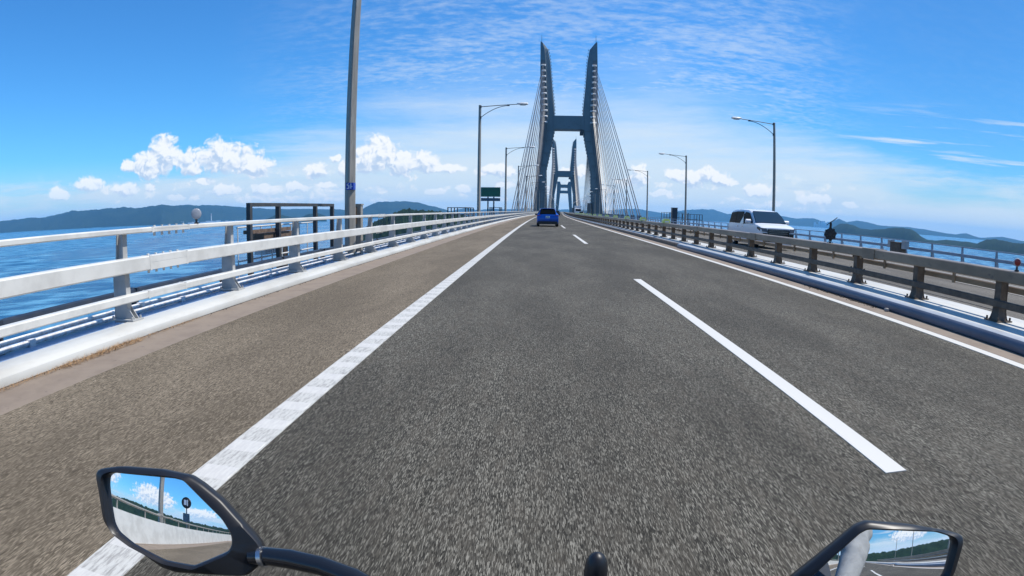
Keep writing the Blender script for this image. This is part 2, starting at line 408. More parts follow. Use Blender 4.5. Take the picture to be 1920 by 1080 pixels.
struct(mb.build('rumble_marking', marking('rumble_paint', False, .34)))
mb = MB()
k = -8
while 2.35 + 20 * k < 700:
    s_ = 2.35 + 20 * k; sweep(mb, rect(1.866, 2.008, 0.0, 0.005), s_, s_ + 8.35, 4); k += 1
struct(mb.build('lane_marking', mark))
mb = MB(); sweep(mb, rect(4.84, 4.99, 0.0, 0.005), S0, S1, 8); struct(mb.build('inner_edge_marking', mark))
mb = MB()
for u in (9.2, 16.3): sweep(mb, [(u, opp(u) + .004), (u + .15, opp(u + .15) + .004)], S0, 700, 8, False)
k = -8
while 6 + 20 * k < 500:
    sweep(mb, [(12.7, opp(12.7) + .004), (12.85, opp(12.85) + .004)], 6 + 20*k, 14 + 20*k, 4, False); k += 1
struct(mb.build('opposite_marking', mark))
# rough dark seam between the gutter and the steel kerb
mb = MB(); pts0 = []; pts1 = []
ss_ = [S0/4 + 0.12 * i for i in range(int((80 - S0/4) / 0.12))]
for s in ss_:
    a = 0.022 + 0.02 * (noise.noise((s * 1.7, 0, 0)) + 0.5 * noise.noise((s * 7, 3, 0)))
    pts0.append(W(-4.16, s, 0.003)); pts1.append(W(-4.16 + max(0.008, a), s, 0.003))
n = len(ss_); mb.add(pts0 + pts1, [(i, i+1, n+i+1, n+i) for i in range(n-1)])
struct(mb.build('gutter_seam', crackm))
# deck under the carriageways
mb = MB(); sweep(mb, [(-4.5, -0.02), (-5.75, -0.02), (-5.75, -0.5), (-4, -1.6), (18, -1.6), (21.1, -1.1), (21.1, -0.64), (20.1, -0.66), (7.3, -0.06), (5, -0.06)], S0, S1, 12)
# truss below
for u in (-3.5, 18):
    sweep(mb, rect(u - .5, u + .5, -13.5, -12.6), S0, S1, 24)
    s = S0
    while s < 760:
        mb.tube([W(u, s, -1.5), W(u, s + 6, -13)], .4, 4); mb.tube([W(u, s + 6, -13), W(u, s + 12, -1.5)], .4, 4); s += 12
struct(mb.build('bridge_deck', deckunder))

# ------------------------------------------------------------------ left kerb and plate (part of the deck edge)
mb = MB()
kp = [(-4.16, -0.02), (-4.155, 0.035), (-4.17, 0.072), (-4.21, 0.100), (-4.27, 0.113), (-4.42, 0.116), (-4.52, 0.112), (-4.52, 0.07), (-4.52, -0.02)]
sweep(mb, kp, -4, 700, 4); o = mb.build('steel_kerb', whitek); smooth_angle(o, 30)
tag(o, 'rounded white steel kerb running below the left railing', 'kerb')
mb = MB(); sweep(mb, rect(-5.50, -4.525, 0.0, 0.045), -4, 700, 4)
struct(mb.build('edge_walkway', plate))

# ------------------------------------------------------------------ left railing
lr = empty('railing', label='white three rail steel railing along the left edge of the bridge', cat='railing')
def railpart(name, prof, mat, parent, s0, s1, extra=None, st=4):
    mb = MB(); sweep(mb, prof, s0, s1, st)
    if extra: extra(mb)
    return mb.build(name, mat, parent)
def joints(u0, u1, z0, z1, ss__, d=.003, bolts=True):
    def f(mb):
        for s in ss__:
            mb.box((u0 - d, s, z0 - d), (u1 + d, s + .035, z1 + d), W); mb.box((u0 - d, s + .78, z0 - d), (u1 + d, s + .815, z1 + d), W)
            zm = (z0 + z1) / 2
            mb.box((u1, s + .035, zm + .006), (u1 + d*.6, s + .78, z1 - .004), W); mb.box((u1, s + .035, z0 + .004), (u1 + d*.6, s + .78, zm - .004), W)
            if bolts and s < 40:
                for q in range(5):
                    sq = s + .08 + q * .155; mb.box((u0 + .03, sq, z0 - .045), (u0 + .055, sq + .022, z0 - d - .001), W)
                    mb.box((u0 + .03, sq, z1 + d + .001), (u0 + .055, sq + .022, z1 + .018), W)
    return f
js = [5.45 + 10 * i for i in range(-1, 20)]
railpart('top_rail', rect(-4.565, -4.485, 1.088, 1.150, .012), white, lr, -4, 500, joints(-4.565, -4.485, 1.088, 1.150, [j + .1 for j in js]))
railpart('middle_rail', rect(-4.60, -4.455, 0.650, 0.818, .014), white, lr, -4, 500, joints(-4.60, -4.455, 0.65, 0.818, js))
railpart('lower_rail', rect(-4.57, -4.465, 0.325, 0.412, .012), white, lr, -4, 500, joints(-4.57, -4.465, 0.325, 0.412, [j - .05 for j in js], bolts=False))
def left_post():
    mb = MB(); w_ = .040
    # front flange
    mb.loft([[(-4.60 if z > .64 else -4.585, -w_, z), (-4.572 if z > .64 else -4.557, -w_, z), (-4.572 if z > .64 else -4.557, w_, z), (-4.60 if z > .64 else -4.585, w_, z)] for z in (.10, .63, .66, 1.087)])
    # tapered web and back flange
    back_ = [(.085, .17), (.30, .15), (.62, .14), (.75, .09), (.9, .075), (1.087, .06)]
    mb.loft([[(-4.60 - d_, -.008, z), (-4.595, -.008, z), (-4.595, .008, z), (-4.60 - d_, .008, z)] for z, d_ in back_])
    mb.loft([[(-4.612 - d_, -w_, z), (-4.598 - d_, -w_, z), (-4.598 - d_, w_, z), (-4.612 - d_, w_, z)] for z, d_ in back_])
    # side stiffener facing traffic, base plate, gussets and bolts
    mb.loft([[(-4.60 - d_, -.038, z), (-4.57, -.038, z), (-4.57, -.032, z), (-4.60 - d_, -.032, z)] for z, d_ in back_[:3]])
    mb.box((-4.80, -.10, .118), (-4.43, .10, .134))
    for y in (-.035, .035):
        mb.add([(-4.556, y-.005, .134), (-4.45, y-.005, .134), (-4.556, y-.005, .27), (-4.556, y+.005, .134), (-4.45, y+.005, .134), (-4.556, y+.005, .27)], [(0,1,2), (3,5,4), (0,3,4,1), (1,4,5,2), (0,2,5,3)])
    for x in (-4.46, -4.77):
        for y in (-.075, .075): mb.tube([(x, y, .134), (x, y, .165)], .014, 6)
    # clip carrying the rails
    mb.box((-4.60, -.045, .70), (-4.595, .045, .78)); mb.box((-4.573, -.03, .36), (-4.55, .03, .39))
    return mb
postm = simple('post_paint', (0.42, 0.415, 0.40), (0.34, 0.335, 0.32), 0.4, scale=4, c3=(0.25, 0.22, 0.2), s3=20, l3=0.66, h3=0.76)
lp = left_post().build('post', postm)
FIRST = 5.13
def row_posts(proto, parent, first, step, n, name='post'):
    for i in range(n):
        o = proto if i == 0 else proto.copy()
        if i: C.objects.link(o)
        s = first + step * i; a = hd(s)
        o.parent = parent; o.location = (cx(s), s, cz(s)); o.rotation_euler = (0, 0, -a)
row_posts(lp, lr, FIRST - 7.5, 2.5, 99)
def many(me, first, step, n, name, parent, mats):
    mb = MB(); base = [Vector(v.co) for v in me.vertices]; fs = [tuple(p.vertices) for p in me.polygons]
    for i in range(n):
        s = first + step * i; M = Matrix.Translation((cx(s), s, cz(s))) @ Matrix.Rotation(-hd(s), 4, 'Z')
        mb.add([M @ v for v in base], fs)
    o = mb.build(name, mats, parent); o['kind'] = 'stuff'; return o
many(lp.data, FIRST - 7.5 + 2.5 * 99, 2.5, 100, 'far_posts', lr, white)

# small pipes and the dark outer pipe beyond the railing
for z, nm, lab in ((.118, 'service_pipe', 'upper thin white pipe with rust spots just behind the left railing'), (.080, 'service_pipe', 'lower thin white pipe lying on the plate behind the left railing')):
    mb = MB(); mb.tube([W(-5.03 - (z > .1) * .13, s, z) for s in grid(-4, 300, 3)], .031, 8)
    s = 1.0
    while s < 60: mb.box((-5.07 - (z > .1) * .13, s, z - .036), (-4.99 - (z > .1) * .13, s + .09, z + .036), W); s += 2.5 if z > .1 else 2.9
    tag(smooth_angle(mb.build(nm, pipem)), lab, 'pipe', 'white pipes behind the left railing')
mb = MB(); mb.tube([W(-5.58, s, .235) for s in grid(-4, 420, 4)], .056, 8)
s = 1.4
while s < 80:
    mb.box((-5.64, s, .04), (-5.52, s + .03, .19), W)
    mb.box((-5.65, s, .18), (-5.51, s + .05, .292), W); s += 2.5
tag(smooth_angle(mb.build('cable_pipe', darkblue)), 'dark round cable pipe clamped along the outermost left edge of the bridge', 'pipe')

# parapet wall behind the rider, seen in the left mirror
pw_ = empty('parapet_wall', label='plain white parapet wall with a handrail behind the rider, seen in the left mirror', cat='wall')
mb = MB(); sweep(mb, [(-4.30, -.01), (-4.34, .85), (-4.56, .85), (-4.56, -.01)], S0, -4.2, 8); mb.build('panel', white, pw_)
mb = MB(); mb.tube([W(-4.45, s, 1.12) for s in grid(S0, -4.2, 8)], .04, 8)
s = -4.6
while s > S0: mb.box((-4.47, s, .85), (-4.43, s + .05, 1.10), W); s -= 2.0
mb.build('handrail', polem, pw_)

# ------------------------------------------------------------------ median kerb pipe, apron and guard fence
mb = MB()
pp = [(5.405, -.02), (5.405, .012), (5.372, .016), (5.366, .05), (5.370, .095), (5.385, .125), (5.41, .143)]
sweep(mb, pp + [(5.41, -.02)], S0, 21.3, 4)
kf = simple('kerb_face_shade', (0.105, 0.125, 0.165), (0.085, 0.10, 0.135), 0.4, scale=3.0, stretch=(1, .3, 1), c3=(0.06, 0.062, 0.07), s3=12, l3=0.66, h3=0.74)  # shade on the kerb face is put into this darker colour
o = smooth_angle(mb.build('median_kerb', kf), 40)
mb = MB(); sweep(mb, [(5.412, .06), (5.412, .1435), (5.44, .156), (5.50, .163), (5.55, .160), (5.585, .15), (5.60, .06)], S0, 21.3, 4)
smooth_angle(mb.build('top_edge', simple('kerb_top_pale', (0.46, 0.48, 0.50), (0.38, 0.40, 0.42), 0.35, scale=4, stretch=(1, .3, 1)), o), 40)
tag(o, 'steel kerb with shade painted on its dark blue-grey face and a pale top edge before the guard fence', 'kerb')
mb = MB(); sweep(mb, rect(5.47, 5.598, -.03, .128, .01), 21.32, 900, 4)
tag(mb.build('median_kerb', brown), 'low dark brown kerb along the farther stretch of the guard fence', 'kerb')
mb = MB(); sweep(mb, [(5.60, .0), (5.60, .146), (6.78, .146), (7.02, .05), (7.02, -.05)], S0, 900, 4)
struct(mb.build('median_apron', apronm))
gf = empty('guard_fence', label='brown weathered steel guard fence along the median right of the road', cat='guard fence')
def gj(mb):
    for i in range(-3, 25):
        s = 8.95 + 6 * i
        mb.box((6.05, s, .655), (6.345, s + .42, .842), W)
        for q in range(3):
            sq = s + .6 + q * .14
            mb.box((6.14, sq, .625), (6.17, sq + .03, .675), W)
railpart('top_rail', rect(6.06, 6.335, .675, .832, .012), brown2, gf, S0/3, 700, gj)
def gj2(mb):
    if 1:
        for i in range(-3, 25):
            s = 9.3 + 6 * i
            for q in range(4):
                sq = s + q * .16
                mb.box((6.055, sq, .325), (6.07, sq + .03, .345), W); mb.box((6.08, sq, .435), (6.10, sq + .03, .455), W)
railpart('middle_rail', rect(6.05, 6.115, .340, .435, .010), brown, gf, S0/3, 700, gj2)
def gj3(mb):
    for i in range(-8, 60):
        s = 7.0 + 2 * i
        mb.box((6.35, s, .50), (6.385, s + .05, .70), W)
railpart('rear_rail', rect(6.385, 6.44, .520, .610, .010), brown2, gf, S0/3, 700, gj3)
def gpost():
    mb = MB()
    prof = [(.150, .105, .095), (.20, .085, .085), (.27, .068, .075), (.36, .062, .07), (.674, .060, .068)]
    for sx in (-1, 1):   # flanges facing the traffic, with the web between them
        mb.loft([[(6.20 + sx*(b_) - .008, -a_, z), (6.20 + sx*b_ + .008, -a_, z), (6.20 + sx*b_ + .008, a_, z), (6.20 + sx*b_ - .008, a_, z)] for z, a_, b_ in prof])
    mb.loft([[(6.20 - b_, -.012, z), (6.20 + b_, -.012, z), (6.20 + b_, .012, z), (6.20 - b_, .012, z)] for z, a_, b_ in prof])
    mb.loft([[(6.20 - b_, -a_ + .004, z), (6.20 + b_, -a_ + .004, z), (6.20 + b_, -a_ + .014, z), (6.20 - b_, -a_ + .014, z)] for z, a_, b_ in prof])
    mb.box((6.04, -.14, .149), (6.36, .14, .162))
    for x in (6.07, 6.33):
        for y in (-.11, .11): mb.tube([(x, y, .166), (x, y, .205)], .016, 6)
    return mb
gp = gpost().build('post', brown)
row_posts(gp, gf, 5.78 - 1.965 * 3, 1.965, 99)
many(gp.data, 5.78 - 1.965 * 3 + 1.965 * 99, 1.965, 110, 'far_posts', gf, brown)
# thin cable hanging across the opposite carriageway side of the fence
mb = MB(); mb.tube([W(6.9 + .02 * math.sin(s * 2), s, .16) for s in grid(6.6, 11.5, .3)], .006, 5)
tag(mb.build('loose_cable', black), 'thin dark cable lying on the white apron behind the guard fence', 'cable')

# ------------------------------------------------------------------ far right railing
fr = empty('railing', label='grey-blue steel railing on the far side of the opposite carriageway', cat='railing')
zb = opp(20.4)
mb = MB(); sweep(mb, rect(20.1, 20.75, zb - .1, zb + .10, .02), S0, 900, 6); tag(mb.build('steel_kerb', whitek), 'pale steel kerb under the railing of the opposite carriageway', 'kerb')
frm = simple('grey_blue_rail', (0.26, 0.32, 0.39), (0.20, 0.25, 0.31), 0.45, scale=3)
railpart('top_rail', rect(20.42, 20.48, zb + 1.10, zb + 1.155, .01), frm, fr, S0, 600, st=6)
railpart('middle_rail', rect(20.36, 20.46, zb + .66, zb + .81, .01), frm, fr, S0, 600, st=6)
railpart('lower_rail', rect(20.38, 20.46, zb + .36, zb + .43, .01), frm, fr, S0, 600, st=6)
mb = MB()
mb.loft([[(20.47, -.05, z), (20.47 + d_, -.05, z), (20.47 + d_, .05, z), (20.47, .05, z)] for z, d_ in ((zb + .1, .26), (zb + .5, .18), (zb + .8, .09), (zb + 1.1, .06))])
fp = mb.build('post', frm)
row_posts(fp, fr, 19.7 - 2.5 * 5, 2.5, 99)
many(fp.data, 19.7 - 12.5 + 2.5 * 99, 2.5, 90, 'far_posts', fr, frm)

# ------------------------------------------------------------------ street lamps
HP = 10.2
def make_lamp():
    r = empty('street_lamp')
    mb = MB()
    prof = lambda w_, z: [(w_ * 1.06 * math.cos(R(a)), w_ * 1.06 * math.sin(R(a)), z) for b_ in range(4) for a in (4 + 90*b_ - 9, 4 + 90*b_ + 9)]
    mb.loft([prof(.145, -.1), prof(.14, 2), prof(.125, 6), prof(.105, HP)])
    mb.box((-.20, -.20, -.12), (.20, .20, .06)); mb.loft([prof(.12, HP), prof(.06, HP + .04)])
    mb.build('pole', polem, r)
    mb = MB()
    mb.tube([(.08, 0, HP - .12), (1.4, 0, HP - .02), (2.6, 0, HP + .06), (3.25, 0, HP + .10)], [.035, .033, .032, .03], 7)
    pts = []
    for i in range(9):
        t = i / 8; pts.append((.08 + 2.35 * t, 0, HP - 1.05 + 1.02 * math.sin(t * math.pi / 2) ** .9 + .0 * t))
    mb.tube(pts, .028, 7); mb.box((2.30, -.04, HP - .06), (2.50, .04, HP + .07))
    mb.box((.06, -.09, HP - 1.15), (.13, .09, HP - .95)); mb.box((.06, -.09, HP - .2), (.13, .09, HP - .03))
    smooth_angle(mb.build('arm', darks, r))
    mb = MB()
    rings = []
    for x, a_, h_ in ((3.10, .05, .05), (3.20, .15, .10), (3.5, .20, .135), (3.92, .19, .135), (4.05, .13, .10)):
        rings.append([(x, a_ * math.cos(t), HP + .12 + h_ * math.sin(t) * (1 if math.sin(t) > 0 else .6)) for t in [2 * math.pi * j / 10 for j in range(10)]])
    mb.loft(rings); h = smooth_angle(mb.build('lamp_head', lampm, r), 50)
    mb = MB(); rings = []
    for x, a_, h_ in ((3.35, .08, .03), (3.5, .13, .06), (3.75, .13, .06), (3.88, .08, .03)):
        rings.append([(x, a_ * math.cos(t), HP + .075 - .04 + h_ * math.sin(t) * .7 - .01) for t in [2 * math.pi * j / 8 for j in range(8)]])
    mb.loft(rings); smooth_angle(mb.build('lens', glassl, h), 50)
    return r
lamp = make_lamp(); used = False
LS = [14.85 + 32.4 * i + (8 if i < 0 else 0) for i in range(-4, 28)]
words_ = ['nearest', 'second', 'third', 'fourth', 'fifth']
for side in (0, 1):
    for s in LS:
        i = round((s - 14.85 - (8 if s < 0 else 0)) / 32.4)
        u = -5.12 if side == 0 else 20.62
        if side == 1 and (s > 600 or i == 0): continue
        o = lamp if not used else clone(lamp); used = True
        x, y, z = W(u, s, 0 if side == 0 else opp(u) + .15)
        o.location = (x, y, z); o.rotation_euler = (0, 0, -hd(s) + (math.pi if side else 0))
        if side == 1 and i == 2: pass
        nm = 'left railing' if side == 0 else 'far right railing'
        if side == 0 and i == 0: lab = 'thick grey lamp post nearest the camera, running out of the top of the photo'
        elif i < 0: lab = 'street lamp behind the rider along the %s, seen only in a mirror' % nm
        elif i < 6: lab = 'single arm street lamp, %s of the whole lamps counting away along the %s' % (['', 'first', 'second', 'third', 'fourth', 'fifth'][i], nm)
        else: lab = 'tiny distant street lamp near the bridge towers along the %s' % nm
        tag(o, lab, 'street lamp', 'street lamps along the ' + nm)
# base box of the nearest lamp post and the blue tag on it
px_, py_, pz_ = W(-5.12, 14.85, 0)
t_ = empty('distance_tag', (px_ + .10, py_ - .135, 1.90), label='small blue distance tag with white marks on the nearest lamp post', cat='tag')
mb = MB(); mb.box((-.17, -.02, 0), (.03, .0, .19)); mb.box((.03, -.02, 0), (.05, .16, .19)); mb.build('plate', tagblue, t_)
mb = MB()
for a, b_, c_, d_ in ((-.145, .10, -.115, .17), (-.145, .15, -.09, .17), (-.145, .10, -.09, .12), (-.095, .03, -.07, .12), (-.145, .03, -.09, .05), (-.04, .03, -.015, .17), (-.02, .08, .02, .10)):
    mb.box((a, -.024, b_), (c_, -.0205, d_))
mb.build('marks', tagwhite, t_)
t_ = empty('junction_box', W(-5.12, 15.45, 0), label='pale box and dark bracket standing against the nearest lamp post', cat='box')
mb = MB(); mb.box((-.07, -.08, -.4), (.14, .12, 1.42)); mb.box((-.09, -.10, 1.42), (.16, .14, 1.46)); mb.build('casing', polem, t_)
mb = MB(); mb.add([(-.06, -.3, .9), (-.06, -.3, 1.15), (-.06, -.09, 1.38), (-.06, -.09, .9), (.03, -.3, .9), (.03, -.3, 1.15), (.03, -.09, 1.38), (.03, -.09, .9)], [(0,1,2,3),(4,7,6,5),(0,4,5,1),(1,5,6,2),(2,6,7,3),(3,7,4,0)]); mb.build('bracket', brown, t_)

e = empty('traffic_mirror', W(-4.9, -13.5, 0), 0, 'round black backed sign with a square board below, behind the rider in the left mirror', 'sign')
mb = MB(); mb.tube([(0, 0, -.3), (0, 0, 2.75)], .045, 10); mb.build('post', polem, e)
mb = MB(); mb.loft([[(.36 * k_ * math.cos(t), y, 2.45 + .36 * k_ * math.sin(t)) for t in [2*math.pi*j/28 for j in range(28)]] for y, k_ in ((.06, 1), (.09, 1), (.12, .9))]); smooth_angle(mb.build('disc', black, e))
mb = MB(); mb.box((-.16, .121, 2.30), (.02, .135, 2.62)); mb.box((.06, .121, 2.26), (.13, .135, 2.64)); mb.build('bracket', tagwhite, e)
mb = MB(); mb.box((-.24, .05, 1.25), (.24, .08, 1.78)); mb.build('board', signback, e)

# ------------------------------------------------------------------ inspection platform beyond the left railing
gt = empty('inspection_platform', label='dark steel frame platform outside the left railing beside the nearest lamp post', cat='platform')
mb = MB(); u0, u1 = -7.3, -6.0; sA, sB = 10.75, 15.75
for s in (sA, 12.15, 14.45, sB):
    for u in (u1, u0):
        mb.box((u - .05, s - .05, -1.6), (u + .05, s + .05, 1.40 if u == u1 else -.62), W)
mb.box((u1 - .05, sA - .05, 1.40), (u1 + .05, sB + .05, 1.48), W)
mb.box((u0 + 1.0, sB - .045, 1.402), (u1, sB + .045, 1.475), W)
mb.build('frame', darks, gt)
mb = MB(); mb.box((u0, sA, -.66), (u1, sB, -.58), W); mb.box((u1 - .16, sA, .82), (u1 - .06, 13.0, .90), W); mb.box((u1 - .5, 11.6, .60), (u1 - .1, 13.2, .80), W)
mb.build('walkway', rust, gt)
mb = MB()
for z in (.2, .55, .95): mb.tube([W(u1 - .55, s, z) for s in (sA + .4, 13, sB)], .022, 6)
for i in range(9): mb.tube([W(u1 - .55, sA + .42 + i * .57, -.58), W(u1 - .55, sA + .42 + i * .57, .95)], .018, 6)
mb.build('handrail', white, gt)
mb = MB()
for i in range(4): mb.box((u0 + .35, 13.9 + i * .42, -.55), (u0 + .42, 14.1 + i * .42, .35), W)
mb.box((u0 + .34, 13.8, .35), (u0 + .46, 15.5, .42), W); mb.build('fence_panel', wood, gt)
mb = MB()
for i in range(6): mb.box((u0 + .5, 12.4 + i * .12, .25), (u0 + .8, 12.48 + i * .12, .50), W)
mb.box((u0 + .45, 12.35, .5), (u0 + .85, 13.2, .56), W); mb.build('valve_box', bldm, gt)
# further small platforms, both sides
def platform(u, s, L_, w_, h_, lab, box=False):
    e = empty('service_platform', label=lab, cat='platform', group='service platforms along the railings')
    mb = MB(); a, b_ = u, u + w_; zz = opp(u) if u > 7 else 0
    for q in (0, .33, .66, 1):
        for uu in (a, b_): mb.box((uu - .04, s + L_*q - .04, zz - .6), (uu + .04, s + L_*q + .04, zz + h_), W)
    for uu in (a, b_):
        for hh in (h_, h_ * .62): mb.box((uu - .03, s, zz + hh - .05), (uu + .03, s + L_, zz + hh), W)
    for q in (0, 1):
        for hh in (h_, h_ * .62): mb.box((a, s + L_*q - .03, zz + hh - .06), (b_, s + L_*q + .03, zz + hh - .01), W)
    mb.box((a, s, zz - .1), (b_, s + L_, zz), W); mb.build('frame', darks, e)
    if box:
        mb = MB(); mb.box((a + .1, s - 1.4, zz - .2), (a + 1.0, s - .5, zz + h_ + .7), W); mb.box((a + .05, s - 1.45, zz + h_ + .7), (a + 1.05, s - .45, zz + h_ + .78), W); mb.build('cabinet', darkblue, e)
platform(-7.2, 44, 5.0, 1.4, 1.5, 'low dark platform frame by the foot of the first whole lamp on the left')
platform(-7.0, 76, 4.5, 1.3, 1.7, 'dark platform frame to the right of the green sign')
platform(21.0, 92, 7.0, 3.2, 2.2, 'platform frame with a tall dark cabinet on the far right railing', True)
platform(20.9, 78, 4.5, 1.8, 2.0, 'small platform frame at the foot of the middle right street lamp')

# ------------------------------------------------------------------ green sign
gs = empty('road_sign', W(-6.3, 70, 0), -hd(70), 'green rectangular road sign over a narrow blue-grey board left of the towers', 'road sign')
mb = MB(); mb.box((-1.20, -.04, 2.98), (1.20, .04, 4.12)); mb.build('panel', greensign, gs)
mb = MB(); mb.box((-1.23, -.02, 2.95), (1.23, .05, 2.98)); mb.box((-1.23, -.02, 4.12), (1.23, .05, 4.15)); mb.box((-1.23, -.02, 2.98), (-1.20, .05, 4.12)); mb.box((1.20, -.02, 2.98), (1.23, .05, 4.12)); mb.build('rim', lampm, gs)
faint = simple('sign_worn_legend', (0.02, 0.10, 0.085), None, 0.4)
mb = MB()
for k_, x in enumerate((-.66, -.26, .18, .58)):
    mb.box((x - .13, -.046, 3.86), (x + .13, -.0415, 3.90)); mb.box((x - .02, -.046, 3.58), (x + .02, -.0415, 3.855)); mb.box((x - .11, -.046, 3.70 - .03 * (k_ % 2)), (x + .11, -.0415, 3.735 - .03 * (k_ % 2)))
mb.build('legend', faint, gs)
mb = MB(); mb.box((-1.20, -.03, 2.42), (1.20, .03, 2.80)); mb.build('lower_board', signback, gs)
for x in (-.33, .40):
    mb = MB(); mb.box((x - .08, .04, -.6), (x + .08, .18, 3.9)); mb.build('post', darkblue, gs)

# ------------------------------------------------------------------ delineators and yellow boxes on the rails
def delineator(u, s, z, r_, mats, lab, face, rotor=False, yaw=0):
    x, y, z0 = W(u, s, z); e = empty('delineator', (x, y, z0), yaw, lab, 'reflector')
    mb = MB(); mb.tube([(0, 0, 0), (0, 0, .07)], .016, 8); mb.box((-.03, -.03, 0), (.03, .03, .02)); mb.build('stem', darks, e)
    mb = MB(); cz_ = .06 + r_
    rings = [[(rr_ * math.cos(t), yy, cz_ + rr_ * math.sin(t)) for t in [2*math.pi*j/24 for j in range(24)]] for yy, rr_ in ((-.03, r_*.86), (-.022, r_), (.022, r_), (.03, r_*.86))]
    mb.loft(rings); d = smooth_angle(mb.build('disc', mats, e), 40)
    mb = MB(); mb.loft([[(rr_ * math.cos(t), yy, cz_ + rr_ * math.sin(t)) for t in [2*math.pi*j/20 for j in range(20)]] for yy, rr_ in ((-.034, r_*.55), (-.0302, r_*.8))]); smooth_angle(mb.build('reflector', face, d), 40)
    if rotor:
        mb = MB()
        for k_ in range(8):
            t = math.pi * k_ / 4 + .2; c, s_ = math.cos(t), math.sin(t)
            pts = []
            for (a, b_) in ((r_*.3, -.014), (r_*1.12, -.03), (r_*1.12, .016), (r_*.3, .010)):
                pts.append((a*c - b_*s_, -.046, cz_ + a*s_ + b_*c)); 
            q = [(p_[0], p_[1] - .006, p_[2]) for p_ in pts]
            mb.add(pts + q, [(0,1,2,3),(7,6,5,4),(0,4,5,1),(1,5,6,2),(2,6,7,3),(3,7,4,0)])
        mb.build('rotor', black, e)
        mb = MB(); mb.loft([[(x_, -.07, z_) , (x_, .07, z_), (x_, .07, z_ + .02), (x_, -.07, z_ + .02)] for x_, z_ in ((-.09, cz_ + r_ + .05), (0, cz_ + r_ + .12), (.06, cz_ + r_ + .16), (.14, cz_ + r_ + .22))])
        mb.box((-.025, -.02, cz_ + r_ - .01), (.025, .02, cz_ + r_ + .12)); mb.build('hood', black, e)
        mb = MB()
        for xx in (-.07, .07): mb.tube([(xx * .2, 0, .06), (xx, .0, -.015)], .006, 5)
        mb.build('stay', black, e)
    return e
delineator(-4.52, 6.58, 1.15, .072, grey, 'small round grey reflector disc on the left railing top rail', grey, yaw=R(34))
delineator(6.22, 10.95, .835, .125, black, 'black round reflector with rotor blades and a hood on the guard fence', darks, True, yaw=R(-30))
delineator(6.20, 5.52, .835, .055, grey, 'small red reflector on the guard fence at the right edge of the photo', redm, yaw=R(-40))
yb = None
for i in range(14):
    s = 27 + 6.3 * i
    if yb is None:
        yb = empty('marker_block'); mb = MB()
        mb.loft([[(-.17, -.2, z), (.17, -.2, z), (.17, .2, z), (-.17, .2, z)] if z < .12 else [(-.11, -.2, z), (.11, -.2, z), (.11, .2, z), (-.11, .2, z)] for z in (0, .11, .20)]); mb.build('block', yellowg, yb)
        mb = MB(); mb.box((-.10, -.208, .03), (.10, -.2015, .09)); mb.build('reflector', tagwhite, yb)
        o = yb
    else: o = clone(yb)
    o.location = W(6.2, s, .842 if (s - 8.95) % 6 < .42 or True else .834); o.rotation_euler = (0, 0, -hd(s))
    tag(o, ('yellow-green marker block on the guard fence nearest the camera' if i == 0 else 'second nearest yellow-green marker block on the guard fence' if i == 1 else 'yellow-green marker block on the guard fence towards the towers'), 'marker', 'yellow-green marker blocks on the guard fence')

# cabinet on the far right railing
cb = empty('equipment_cabinet', W(20.15, 27.4, opp(20) + .1), -hd(27), 'brown-grey equipment cabinet standing before the far right railing', 'cabinet')
mb = MB(); mb.box((-.25, -.5, 0), (.2, .5, .85)); mb.box((-.28, -.53, .85), (.23, .53, .89)); mb.build('casing', brown, cb)
mb = MB(); mb.box((-.20, -.9, .55), (.10, -.55, .98)); mb.build('side_box', pipeblue, cb)
mb = MB(); mb.box((-.20, .55, .55), (.10, .85, .98)); mb.build('side_box', pipeblue, cb)

# dry grass tufts caught in the kerb seam and grit at the median kerb
mb = MB()
def tuft(s0, s1, n_, ua, ub, hh):
    for _ in range(n_):
        s = random.uniform(s0, s1); u = random.uniform(ua, ub) ; L_ = random.uniform(.02, .09); a = random.uniform(0, 6.28); h_ = random.uniform(.004, hh)
        p0 = Vector(W(u, s, .004)); d_ = Vector((math.cos(a) * L_, math.sin(a) * L_ * 1.6, h_)); sd = Vector((-d_.y, d_.x, 0)).normalized() * .0022
        mb.add([p0 - sd, p0 + sd, p0 + d_], [(0, 1, 2)])
tuft(3.55, 4.7, 900, -4.16, -4.02, .05); tuft(2.6, 3.6, 260, -4.15, -4.06, .03); tuft(4.6, 6.0, 220, -4.16, -4.09, .02)
tag(mb.build('dry_grass', straw), 'dry straw coloured grass caught at the foot of the left kerb', 'grass', kind='stuff')
mb = MB(); rnd = random.Random(3)
def pebble(c, r_):
    c = Vector(c); vs = []
    for x, y, z in ((1,0,0),(-1,0,0),(0,1,0),(0,-1,0),(0,0,1),(0,0,-1)): vs.append(c + Vector((x, y, z)) * r_ * rnd.uniform(.6, 1.2))
    mb.add(vs, [(0,2,4),(2,1,4),(1,3,4),(3,0,4),(2,0,5),(1,2,5),(3,1,5),(0,3,5)])
for _ in range(420): pebble(W(5.35 - abs(rnd.gauss(0, .05)), rnd.uniform(7.6, 10.2), .008), rnd.uniform(.004, .014))
for _ in range(200): pebble(W(-4.12 + abs(rnd.gauss(0, .03)), rnd.uniform(2, 30), .006), rnd.uniform(.003, .009))
tag(mb.build('grit', crackm), 'dark loose grit lying in the gutters', 'grit', kind='stuff')
mb = MB(); x, y, z = W(5.30, 7.35, .02)
mb.loft([[(x + a * .03 * r_, y + b_ * .05 * r_, z + h_) for a, b_ in ((-1,-.6),(.2,-1),(1,-.2),(.7,.8),(-.5,1))] for r_, h_ in ((.8, -.018), (1.1, .0), (.9, .022), (.3, .03))])
tag(mb.build('stone', simple('stone_grey', (.35, .33, .30), (.24, .22, .2), .8, scale=60)), 'small pale stone lying against the median kerb', 'stone')

